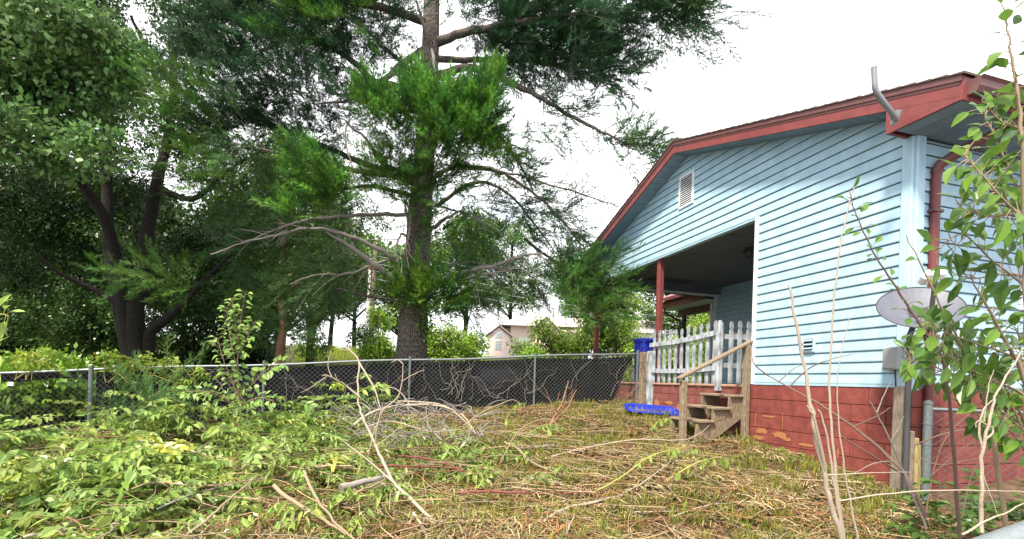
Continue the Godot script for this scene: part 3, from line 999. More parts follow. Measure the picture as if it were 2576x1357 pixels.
func dish() -> void:
	# satellite dish on its mast, at the house corner
	var c := at_point(2315, 772, 4.70)
	var foot := Vector3(c.x + 0.02, ground_y(c.x, 4.85), -4.84)
	var t := thing("satellite_dish", "grey oval satellite dish with white receiver arm at the house corner", "satellite dish", foot)
	var n := Vector3(-0.30, 0.66, 0.62).normalized()
	var ax := Vector3.UP.cross(n).normalized()
	var ay := n.cross(ax).normalized()
	var o := c - foot
	var q := MB.new()
	var W := 0.34; var Ht := 0.31
	for i in 6:
		for k in 32:
			var P := func(ii: int, kk: int, off: float) -> Vector3:
				var r := ii / 6.0
				var a := TAU * kk / 32
				return o + ax * cos(a) * W * r + ay * sin(a) * Ht * r + n * (0.075 * (r * r - 1.0) - off)
			q.quad(P.call(i, k, 0.0), P.call(i + 1, k, 0.0), P.call(i + 1, k + 1, 0.0), P.call(i, k + 1, 0.0))
			q.quad(P.call(i, k + 1, 0.006), P.call(i + 1, k + 1, 0.006), P.call(i + 1, k, 0.006), P.call(i, k, 0.006))
	part("reflector", q, M.dish_grey, t)
	q = MB.new()
	var rim := []
	for k in 33: rim.append(o + ax * cos(TAU * k / 32) * W + ay * sin(TAU * k / 32) * Ht)
	q.tube(rim, taper(33, 0.006, 0.006), 5, false)
	part("rim", q, M.dark_metal, t)
	var low := o - ay * Ht - n * 0.02
	var lnb := o + n * 0.44 - ay * 0.13
	q = MB.new()
	q.tube(smooth([low - n * 0.06, low + n * 0.1 - ay * 0.03, lnb - n * 0.03 - ay * 0.03], 4), taper(9, 0.022, 0.018), 6)
	part("feed_arm", q, M.dark_metal, t)
	q = MB.new()
	q.cbox(lnb + ay * 0.02, Vector3(0.15, 0.07, 0.08), 0.018, Basis(ax, ay, n))
	q.tube([lnb - ax * 0.06 + ay * 0.01, lnb - ax * 0.06 - n * 0.09 + ay * 0.05], [0.035, 0.042], 10)
	part("receiver", q, M.white_plastic, t)
	var back := o - n * 0.11
	q = MB.new()
	q.tube([Vector3(0, -0.1, 0), Vector3(0, 0.55, 0), Vector3(0.0, back.y - 0.18, 0.0), back], [0.026, 0.026, 0.026, 0.024], 8)
	part("mast", q, M.dark_metal, t)
	q = MB.new()
	q.cbox(back + n * 0.03, Vector3(0.16, 0.14, 0.05), 0.01, Basis(ax, ay, n))
	part("bracket", q, M.dark_metal, t)
	q = MB.new()
	for k in 3:
		var a := low + ax * (-0.05 + 0.03 * k)
		q.tube(smooth([a, a + Vector3(-0.14 - 0.03 * k, -0.05, 0.06), a + Vector3(-0.12, -0.16 - 0.03 * k, 0.05), a + Vector3(0.02, -0.17, 0.0), Vector3(0.03, back.y - 0.45, 0.01)], 5), taper(21, 0.0045, 0.0045), 5)
	part("cable", q, M.black_rubber, t)
	# bare mast on the gable corner
	var m := thing("antenna_mast", "bent galvanised pipe mast bolted to the red eave corner", "mast")
	var mp := at_point(2250, 292, 4.90)
	m.position = mp
	m.rotation.y = 0.2817
	q = MB.new()
	var mw := []
	for e in [[2256, 300, 4.88], [2245, 285, 4.86], [2222, 256, 4.83], [2206, 234, 4.81], [2201, 216, 4.80], [2200, 196, 4.80], [2199, 168, 4.80]]:
		mw.append((at_point(e[0], e[1], e[2]) - mp).rotated(Vector3.UP, -0.2817))
	q.tube(smooth(mw, 3), taper(19, 0.026, 0.026), 10)
	part("pipe", q, M.pale_steel, m)
	q = MB.new()
	q.cbox(Vector3(0.02, -0.01, 0.0), Vector3(0.008, 0.13, 0.07), 0.002, Basis(Vector3.RIGHT, 0.45))
	q.cbox(Vector3(-0.01, -0.035, 0.0), Vector3(0.055, 0.012, 0.06), 0.003, Basis(Vector3.RIGHT, 0.45))
	part("foot_plate", q, M.pale_steel, m)
	q = MB.new()
	q.tube([Vector3(-0.045, -0.02, 0.0), Vector3(0.015, -0.02, 0.0)], [0.009, 0.009], 6)
	part("bolt", q, M.dark_metal, m)

# ------------------------------------------------------------------ fences
func rail_y(x: float) -> float:
	return EYE - 0.03 + 0.075 * (x + 6.5)

func fence_point(x: float, y: float, off := 0.0) -> Vector3:
	return Vector3(x - 0.279 * off, y, -(fence_z(x) + 0.96 * off))

func chain_mesh(a: Callable, length: float, ht: Callable, pitch: float, r: float) -> MB:
	# woven wire: a(t) foot of the fabric at t, ht(t) its height; every wire runs slantwise from foot to top
	var q := MB.new()
	var hmax := 1.1
	for dir in [-1, 1]:
		var t := -hmax
		while t < length + hmax:
			var lo := 0.0; var hi := 1.0
			var pts := []
			for k in 9:
				var f := k / 8.0
				var tt: float = t + dir * f * 1.05
				if tt < 0 or tt > length: continue
				var p: Vector3 = a.call(tt)
				p.y += float(ht.call(tt)) * f
				p.z += dir * r * 0.8
				pts.append(p)
			if pts.size() > 1: q.tube(pts, taper(pts.size(), r, r), 3, false)
			t += pitch
	return q

func back_fence() -> void:
	var x0 := -11.0; var x1 := 2.62
	var f := thing("chain_link_fence", "chain link fence with steel posts along the back of the yard", "fence", fence_point(-2.0, ground_y(-2.0, fence_z(-2.0))))
	var b := f.position
	for x in [-10.9, -8.83, -6.5, -4.17, -1.86, 0.44, 2.60]:
		var q := MB.new()
		var r := 0.036 if x == -6.5 or x > 2.0 else 0.024
		var g := ground_y(x, fence_z(x))
		q.tube([fence_point(x, g - 0.1) - b, fence_point(x, rail_y(x) + 0.03) - b], [r, r], 10)
		q.tube([fence_point(x, rail_y(x) + 0.03) - b, fence_point(x, rail_y(x) + 0.06) - b, fence_point(x, rail_y(x) + 0.07) - b], [r * 1.15, r, 0.006], 10)
		part("fence_post", q, M.galvanised, f)
	var q := MB.new()
	var pts := []
	for k in 30:
		var x := lerpf(x0, x1, k / 29.0)
		pts.append(fence_point(x, rail_y(x) + 0.012 * sin(x * 1.9)) - b)
	q.tube(pts, taper(30, 0.019, 0.019), 8)
	part("top_rail", q, M.bright_pipe, f)
	q = chain_mesh(func(t): return fence_point(x0 + t * 0.9605, ground_y(x0 + t * 0.9605, fence_z(x0 + t * 0.9605)) + 0.03, 0.0) - b, (x1 - x0) / 0.9605, func(t): return rail_y(x0 + t * 0.9605) - ground_y(x0 + t * 0.9605, fence_z(x0 + t * 0.9605)) - 0.05, 0.085, 0.0028)
	tag(part("chain_mesh", q, M.wire, f), "", "", "", "stuff")
	# black screening cloth tied to the far side
	var cl := thing("screening_cloth", "black mesh screening cloth tied along the back of the chain link fence", "cloth", b)
	q = MB.new()
	var NX := 120
	var P := func(i: int, j: int) -> Vector3:
		var x := lerpf(-6.45, 2.5, i / float(NX))
		var g := ground_y(x, fence_z(x)) + 0.02
		var bay := fposmod((x + 6.5) / 2.31, 1.0)
		var top := rail_y(x) - 0.03 - 0.05 * sin(PI * bay) * (0.6 + 0.4 * sin(x * 0.8))
		var f2 := j / 8.0
		if x > 2.0: g = lerpf(g, top - 0.02, smoothstep(2.0, 2.5, x) * 0.9)
		return fence_point(x, lerpf(g, top, f2), 0.045 + 0.012 * sin(x * 5.0 + j) + 0.01 * sin(x * 11.0)) - b
	for i in NX:
		for j in 8:
			q.quad(P.call(i, j), P.call(i + 1, j), P.call(i + 1, j + 1), P.call(i, j + 1))
	part("sheet", q, M.black_cloth, cl)
	q = MB.new()
	for i in 40:
		var xa := lerpf(-10.8, -6.55, i / 40.0); var xb := lerpf(-10.8, -6.55, (i + 1) / 40.0)
		q.quad(fence_point(xa, rail_y(xa) - 0.13 + 0.02 * sin(xa * 7.0), 0.04) - b, fence_point(xb, rail_y(xb) - 0.13 + 0.02 * sin(xb * 7.0), 0.04) - b, fence_point(xb, rail_y(xb) - 0.02, 0.04) - b, fence_point(xa, rail_y(xa) - 0.02, 0.04) - b)
	part("torn_strip", q, M.black_cloth, cl)
	# dry vines that have grown through the wire
	var vn := thing("dry_vines", "thin bare vines woven through the chain link fence", "vines", b)
	for k in 60:
		var x := rng.randf_range(-5.5, 2.5)
		q = MB.new()
		if k % 30 == 0: pass
		var g := ground_y(x, fence_z(x))
		var y := g + rng.randf_range(0.0, 0.5)
		var pp := []
		var dx := jit(0.12)
		for i in 7:
			pp.append(fence_point(x, y, -0.03 + jit(0.015)) - b)
			x += dx + jit(0.09)
			y = minf(y + rng.randf_range(-0.02, 0.22), rail_y(x) + 0.05)
		q.tube(smooth(pp, 3), taper(19, rng.randf_range(0.003, 0.0065), 0.0015), 4, false)
		part("vine_stem", q, M.dead_wood if k % 3 else M.twig, vn)

func side_fence() -> void:
	# short run of chain link from the house corner towards the camera's right
	var a := at_point(2326, 1300, 4.80); var e := Vector3(5.5, 0, -4.28)
	a.y = ground_y(a.x, -a.z)
	var f := thing("side_fence", "chain link fence panel with thick grey end post at the house corner", "fence", a)
	var top := at_point(2326, 1016, 4.80).y - a.y
	var q := MB.new()
	q.tube([Vector3(0, -0.1, 0), Vector3(0, top, 0)], [0.037, 0.037], 12)
	q.tube([Vector3(0, top, 0), Vector3(0, top + 0.012, 0), Vector3(0, top + 0.03, 0), Vector3(0, top + 0.04, 0)], [0.042, 0.042, 0.03, 0.004], 12)
	q.tube([Vector3(0, top - 0.2, 0), Vector3(0, top - 0.185, 0)], [0.041, 0.041], 12)
	q.tube([Vector3(0, top - 0.4, 0), Vector3(0, top - 0.385, 0)], [0.041, 0.041], 12)
	part("end_post", q, M.galvanised, f)
	var dir := (e - Vector3(a.x, 0, a.z)); dir.y = 0
	var ln := dir.length(); dir = dir / ln
	q = MB.new()
	q.tube([Vector3(0.03, top - 0.05, 0), dir * ln + Vector3(0, top - 0.05, 0)], [0.019, 0.019], 8)
	part("top_rail", q, M.galvanised, f)
	q = MB.new()
	q.tube([dir * ln + Vector3(0, -0.3, 0), dir * ln + Vector3(0, top, 0)], [0.024, 0.024], 8)
	part("line_post", q, M.galvanised, f)
	q = chain_mesh(func(t): return dir * t + Vector3(0, ground_y(a.x + dir.x * t, -(a.z + dir.z * t)) - a.y, 0.02), ln, func(t): return top - 0.07 - (ground_y(a.x + dir.x * t, -(a.z + dir.z * t)) - a.y), 0.075, 0.0022)
	tag(part("chain_mesh", q, M.wire, f), "", "", "", "stuff")
	# gate rail right by the camera
	var g0 := at_point(2380, 1420, 0.80); var g1 := at_point(2640, 1318, 1.06)
	var g := thing("gate_rail", "bright steel top rail of the near fence at the lower right corner", "rail", Vector3(g1.x, ground_y(g1.x, 1.0), g1.z))
	var bb := g.position
	q = MB.new()
	var along := (g1 - g0).normalized()
	q.tube([g0 - along * 0.5 - bb, g1 + along * 0.5 - bb], [0.022, 0.022], 20)
	part("pipe", q, M.bright_pipe, g)
	q = MB.new()
	var sl := at_point(2486, 1372, 0.90)
	q.tube([g0 + along * 0.10 - bb, g0 + along * 0.115 - bb], [0.0228, 0.0228], 20)
	part("joint", q, M.galvanised, g)
	for p in [g0 - along * 0.45, g1 + along * 0.45]:
		q = MB.new()
		q.tube([Vector3(p.x, ground_y(p.x, -p.z) - 0.1, p.z) - bb, p - Vector3(0, 0.02, 0) - bb], [0.03, 0.03], 10)
		part("post", q, M.galvanised, g)
	# loose timbers at the corner
	var w := on_ground(2256, 1258)
	var t := thing("timber_post", "grey weathered timber post under the house corner", "post", Vector3(w.x, w.y, w.z))
	var hh := at_point(2259, 972, -w.z).y - w.y
	q = MB.new()
	q.cbox(Vector3(0.01, hh / 2 - 0.05, 0), Vector3(0.115, hh + 0.1, 0.10), 0.012, Basis(Vector3.UP, 0.28) * Basis(Vector3(0, 0, 1), -0.02))
	part("beam", q, M.grey_wood, t)
	w = at_point(2295, 1290, 4.86)
	w.y = ground_y(w.x, 4.86)
	t = thing("split_post", "pale split timber post leaning against the steel fence post", "post", w)
	hh = at_point(2300, 1082, 4.86).y - w.y
	for k in 3:
		q = MB.new()
		q.cbox(Vector3(-0.045 + k * 0.042, hh / 2 - 0.06 - 0.04 * k, 0.012 * (k % 2)), Vector3(0.039, hh + 0.1 - 0.05 * k, 0.07 - 0.012 * k), 0.006, Basis(Vector3(0, 0, 1), 0.01 * (k - 1)))
		part("splinter", q, [M.grey_wood, M.pale_wood, M.pale_wood][k], t)
	# stub posts where the back fence meets the porch
	w = at_point(1619, 1030, 9.95); w.y = ground_y(w.x, 9.95)
	t = thing("wooden_post", "brown wooden post overgrown with vine where fence meets porch", "post", w)
	hh = at_point(1616, 886, 9.95).y - w.y
	q = MB.new()
	q.cbox(Vector3(0, hh / 2 - 0.05, 0), Vector3(0.19, hh + 0.1, 0.12), 0.01, Basis(Vector3.UP, 0.25))
	part("beam", q, M.old_wood, t)
	q = MB.new()
	for k in 26:
		var p := Vector3(jit(0.12), rng.randf_range(0.05, hh), 0.09 + jit(0.03))
		q.tube(smooth([p, p + Vector3(jit(0.08), 0.1, 0.02), p + Vector3(jit(0.15), 0.2 + jit(0.1), jit(0.03))], 3), taper(7, 0.005, 0.002), 3, false)
	tag(part("vine", q, M.twig, t), "", "", "", "stuff")

# ------------------------------------------------------------------ foliage shapes
func leaf_mesh(ln: float, wd: float, tint: Color, fold := 0.3, droop := 0.2) -> ArrayMesh:
	var q := MB.new()
	q.col = tint
	q.leaf(Vector3.ZERO, Vector3(0, 0, 1), Vector3.UP, ln, wd, fold, droop)
	return q.mesh()

func leaf_clump(n: int, rad: float, ln: float, wd: float, hang := 0.3) -> ArrayMesh:
	var q := MB.new()
	for k in 5:
		var d := rand_dir()
		q.col = Color(0.5, 0.42, 0.4)
		q.tube([Vector3.ZERO, d * rad * 0.85], [0.006, 0.002], 3, false)
	for k in n:
		var d := rand_dir()
		var p := d * rad * pow(rng.randf(), 0.45)
		p.y *= 0.75
		var f := (d + rand_dir() * 0.8 + Vector3(0, -hang, 0)).normalized()
		q.col = Color.WHITE * rng.randf_range(0.72, 1.25)
		q.small_leaf(p, f, (Vector3.UP + rand_dir() * 0.7).normalized(), ln * rng.randf_range(0.5, 1.45), wd * rng.randf_range(0.6, 1.35))
	return q.mesh()

func needle_spray(ln: float, tufts: int, needles: int, nl: float, droop := 0.0, wide := 0.0095) -> ArrayMesh:
	# a shoot along +z with side shoots, each ending in a brush of long needles
	var q := MB.new()
	var bark := Color(1.1, 0.62, 0.55)
	q.col = bark
	q.tube([Vector3.ZERO, Vector3(0, 0.01, ln * 0.5), Vector3(0, 0.03 - droop, ln)], [0.008, 0.005, 0.003], 4, false)
	for k in tufts:
		var t := 0.15 + 0.85 * k / float(tufts - 1)
		var root := Vector3(0, 0.02 * t - droop * t * t, ln * t)
		var sd := -1.0 if k % 2 else 1.0
		var d := Vector3(sd * rng.randf_range(0.5, 1.1) * (1.0 - t * 0.55), rng.randf_range(-0.25, 0.5), 0.75).normalized()
		if k == tufts - 1: d = Vector3(0, 0.1, 1).normalized()
		var tip := root + d * rng.randf_range(0.06, 0.17)
		q.col = bark
		q.tube([root, tip], [0.004, 0.002], 3, false)
		for j in needles:
			var u := rng.randf()
			var p := root.lerp(tip, u)
			var e := (d * rng.randf_range(0.6, 1.5) + rand_dir() * 0.7).normalized()
			q.col = Color.WHITE * rng.randf_range(0.6, 1.45)
			q.blade(p, p + e * nl * rng.randf_range(0.7, 1.1), wide)
	return q.mesh()

func facing(d: Vector3, roll := 0.0) -> Basis:     # +z along d
	var up := Vector3.UP if absf(d.y) < 0.95 else Vector3.RIGHT
	var x := up.cross(d).normalized()
	return Basis(x, d.cross(x), d) * Basis(Vector3(0, 0, 1), roll)

func tint(base: Color, spread: float) -> Color:
	var f := rng.randf_range(1.0 - spread, 1.0 + spread)
	return Color(base.r * f * rng.randf_range(0.88, 1.12), base.g * f, base.b * f * rng.randf_range(0.85, 1.15))

func fill_crown(parent: Node3D, shape: Mesh, m: Material, blobs: Array, n: int, base: Color, lo := 0.7, hi := 1.25, spread := 0.3) -> void:
	# blobs: [centre, radii] in world; clumps sit mostly in the outer part of each
	var where := []
	var tints := []
	var total := 0.0
	for b in blobs: total += b[1].x * b[1].y + b[1].y * b[1].z + b[1].x * b[1].z
	for b in blobs:
		var share: float = (b[1].x * b[1].y + b[1].y * b[1].z + b[1].x * b[1].z) / total
		var bt := rng.randf_range(0.82, 1.2)
		for k in int(n * share + 0.5):
			var d := rand_dir()
			var p: Vector3 = b[0] + d * b[1] * pow(rng.randf(), 0.4)
			var sc := rng.randf_range(lo, hi)
			where.append(Transform3D(Basis(rand_dir(), rng.randf_range(0, 1.0)) * Basis(Vector3.UP, rng.randf_range(0, TAU)) * Basis.from_scale(Vector3.ONE * sc), p - parent.position))
			tints.append(tint(base * bt, spread))
	scatter("crown", shape, m, where, tints, parent)

func crown_blobs(ctr: Vector3, rad: Vector3, n: int, r0: float, r1: float) -> Array:
	var out := []
	for k in n:
		var d := rand_dir()
		var r := rng.randf_range(r0, r1)
		out.append([ctr + d * rad * pow(rng.randf(), 0.35), Vector3(r, r * 0.75, r)])
	return out

func broadleaf(label: String, x: float, z: float, ht: float, wide: float, low: float, n: int, nb: int, shape: Mesh, base: Color, group := "", called := "broadleaf_tree", category := "tree") -> Node3D:
	var g := ground_y(x, z)
	var t := thing(called, label, category, Vector3(x, g, -z), group)
	var q := MB.new()
	var mid := low + (ht - low) * 0.5
	var r := ht * 0.018 + 0.03
	q.tube(smooth([Vector3(0, -0.2, 0), Vector3(jit(0.1), low * 0.6, jit(0.1)), Vector3(jit(0.3), mid, jit(0.3)), Vector3(jit(0.4), ht * 0.85, jit(0.4))], 3), taper(10, r, r * 0.25), 7)
	part("trunk", q, M.dark_bark, t)
	for k in 8:
		q = MB.new()
		var y := lerpf(low * 0.8, mid, rng.randf())
		var a := rng.randf_range(0, TAU)
		var e := Vector3(cos(a), 0, sin(a)) * wide * rng.randf_range(0.5, 0.9)
		q.tube(smooth([Vector3(0, y, 0), e * 0.4 + Vector3(0, y + (ht - low) * 0.1, 0), e + Vector3(0, y + (ht - low) * 0.25, 0)], 3), taper(7, r * 0.45, 0.015), 5)
		part("limb", q, M.dark_bark, t)
	var c := Vector3(x, g + mid, -z)
	fill_crown(t, shape, M.tree_leaf, crown_blobs(c, Vector3(wide * 0.72, (ht - low) * 0.40, wide * 0.72), nb, wide * 0.24, wide * 0.42), n, base)
	return t

func shrub(label: String, x: float, z: float, ht: float, wide: float, n: int, shape: Mesh, base: Color, group := "") -> Node3D:
	var g := ground_y(x, z)
	var t := thing("shrub", label, "shrub", Vector3(x, g, -z), group)
	for k in 7:
		var q := MB.new()
		var a := rng.randf_range(0, TAU)
		var e := Vector3(cos(a), 0, sin(a)) * wide * rng.randf_range(0.3, 0.8)
		q.tube(smooth([Vector3(jit(0.1), -0.1, jit(0.1)), e * 0.3 + Vector3(0, ht * 0.45, 0), e + Vector3(0, ht * rng.randf_range(0.7, 0.95), 0)], 3), taper(7, 0.03, 0.008), 5)
		part("stem", q, M.tan_stick, t)
	fill_crown(t, shape, M.tree_leaf, crown_blobs(Vector3(x, g + ht * 0.55, -z), Vector3(wide * 0.7, ht * 0.38, wide * 0.7), 12, wide * 0.3, wide * 0.45), n, base)
	return t

func shapes() -> void:
	K.clump = leaf_clump(42, 0.36, 0.10, 0.062)
	K.clump_b = leaf_clump(42, 0.34, 0.095, 0.07, 0.6)
	K.clump_far = leaf_clump(46, 0.75, 0.26, 0.19, 0.1)
	K.clump_near = leaf_clump(30, 0.36, 0.12, 0.10, 0.7)
	K.droopy = leaf_clump(46, 0.36, 0.13, 0.035, 1.6)
	var q := MB.new()
	for k in 11:
		var p := Vector3(jit(0.04), 0, jit(0.04))
		q.col = Color.WHITE * rng.randf_range(0.75, 1.25)
		var a := rng.randf_range(0, TAU)
		var d := Vector3(cos(a), 0, sin(a))
		var h := rng.randf_range(0.07, 0.17)
		var mid := p + d * 0.03 + Vector3(0, h * 0.7, 0)
		var s := d.cross(Vector3.UP) * 0.003
		q.quad(p - s, p + s, mid + s, mid - s)
		q.tri(mid - s, mid + s, mid + d * 0.05 + Vector3(0, h * 0.3, 0))
	K.tuft = q.mesh()
	K.spray = needle_spray(0.55, 11, 15, 0.105)
	K.spray_long = needle_spray(0.75, 13, 11, 0.11, 0.12)
	K.spray_bright = needle_spray(0.44, 8, 12, 0.12, 0.0, 0.0125)

# ------------------------------------------------------------------ trees
func big_trees() -> void:
	# many stemmed broadleaf tree behind the fence on the left
	var bp := at_point(368, 905, 13.0)
	bp.y = ground_y(bp.x, 13.0)
	var t := thing("broadleaf_tree", "large dark leafy tree with several leaning trunks behind the fence", "tree", bp)
	var L := func(pts: Array, r0: float, r1: float) -> void:
		var w := []
		for p in pts: w.append(at_point(p[0], p[1], p[2]) - bp)
		var s := smooth(w, 4, 0.02)
		var q := MB.new()
		q.tube(s, taper(s.size(), r0, r1), 9)
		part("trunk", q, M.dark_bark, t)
	L.call([[352, 960, 13], [340, 800, 13], [358, 690, 12.9], [372, 570, 12.8], [403, 432, 12.7], [430, 300, 12.8], [440, 120, 13]], 0.24, 0.07)
	L.call([[338, 960, 13.2], [300, 760, 13.2], [276, 600, 13.3], [266, 410, 13.4], [270, 250, 13.4], [250, 60, 13.6]], 0.20, 0.07)
	L.call([[335, 950, 13], [300, 700, 12.9], [262, 545, 12.6], [205, 465, 12.3], [160, 415, 12.0], [90, 300, 11.6]], 0.18, 0.06)
	L.call([[372, 960, 13.1], [378, 840, 13], [425, 796, 13], [500, 720, 13.2], [580, 640, 13.5]], 0.17, 0.04)
	L.call([[395, 470, 12.7], [480, 500, 12.6], [560, 440, 12.4], [622, 395, 12.2]], 0.09, 0.03)
	L.call([[340, 790, 13], [240, 730, 12.8], [170, 700, 12.5], [90, 640, 12]], 0.09, 0.03)
	L.call([[430, 300, 12.8], [372, 140, 12.5], [330, 40, 12.2]], 0.08, 0.03)
	var blobs := []
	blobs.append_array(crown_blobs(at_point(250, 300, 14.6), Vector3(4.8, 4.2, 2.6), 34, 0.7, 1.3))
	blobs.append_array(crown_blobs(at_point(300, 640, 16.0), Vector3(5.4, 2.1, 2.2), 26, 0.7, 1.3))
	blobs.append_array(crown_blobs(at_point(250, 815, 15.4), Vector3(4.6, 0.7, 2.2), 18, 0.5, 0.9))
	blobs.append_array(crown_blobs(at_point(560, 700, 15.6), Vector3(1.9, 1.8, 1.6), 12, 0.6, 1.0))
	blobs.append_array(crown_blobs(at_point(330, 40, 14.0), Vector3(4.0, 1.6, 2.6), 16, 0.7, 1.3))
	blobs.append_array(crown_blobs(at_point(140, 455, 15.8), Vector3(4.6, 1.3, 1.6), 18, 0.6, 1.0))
	fill_crown(t, K.clump, M.tree_leaf, blobs, 3900, Color(0.36, 0.44, 0.38), 0.65, 1.2, 0.45)  # dark tint also carries the shade below the crown
	# pale leaved tree that reaches in from the left
	var x := -13.2
	var p2 := Vector3(x, ground_y(x, 10.8), -10.8)
	t = thing("overhanging_tree", "pale green round leaved tree reaching in above the left fence end", "tree", p2)
	var q := MB.new()
	q.tube(smooth([Vector3(0, -0.2, 0), Vector3(0.2, 3, 0), Vector3(0.1, 6, 0.2), Vector3(0.6, 9.5, 0.3)], 3), taper(10, 0.22, 0.08), 8)
	part("trunk", q, M.dark_bark, t)
	for e in [[60, 120], [200, 80], [260, 200], [120, 250], [30, 330], [210, 320]]:
		q = MB.new()
		var w := at_point(e[0], e[1], 10.3) - p2
		var y0 := w.y * 0.72
		q.tube(smooth([Vector3(0.1, y0, 0), w * 0.5 + Vector3(0, y0 * 0.55, 0), w], 4), taper(9, 0.08, 0.015), 6)
		part("limb", q, M.dark_bark, t)
	blobs = []
	for e in [[20, 80, 0.9], [110, 120, 1.0], [200, 95, 0.8], [255, 190, 0.8], [150, 215, 0.9], [40, 230, 0.9], [290, 120, 0.6], [320, 235, 0.55], [90, 20, 0.9], [215, 300, 0.6], [20, 340, 0.8], [130, 330, 0.6], [240, 380, 0.55], [-60, 200, 1.2], [170, 420, 0.45]]:
		blobs.append([at_point(e[0], e[1], 10.2 + jit(0.8)), Vector3(e[2], e[2] * 0.6, e[2])])
	fill_crown(t, K.clump_near, M.tree_leaf, blobs, 640, Color(1.15, 1.2, 1.5), 0.7, 1.1, 0.3)
	# tree with reddish bark left of the pine
	var p3 := at_point(706, 930, 15.0)
	p3.y = ground_y(p3.x, 15.0)
	t = thing("red_barked_tree", "slim tree with flaky reddish bark standing left of the pine", "tree", p3)
	q = MB.new()
	var w3 := []
	for e in [[704, 930], [706, 870], [712, 810], [705, 740], [715, 640], [700, 500], [710, 380]]: w3.append(at_point(e[0], e[1], 15.0) - p3)
	w3 = smooth(w3, 3, 0.02)
	q.tube(w3, taper(w3.size(), 0.15, 0.05), 8)
	part("trunk", q, M.red_bark, t)
	blobs = []
	for e in [[640, 640, 0.9], [750, 700, 0.8], [690, 560, 1.0], [800, 620, 0.9], [850, 760, 0.7], [620, 780, 0.7], [770, 800, 0.6], [880, 660, 0.7], [740, 470, 0.9], [660, 420, 0.8], [840, 540, 0.6], [900, 840, 0.5], [600, 860, 0.6], [790, 860, 0.5]]:
		blobs.append([at_point(e[0], e[1], 15.2 + jit(1.0)), Vector3(e[2], e[2] * 0.8, e[2])])
	fill_crown(t, K.clump, M.tree_leaf, blobs, 700, Color(0.8, 0.85, 0.5), 0.7, 1.1, 0.4)

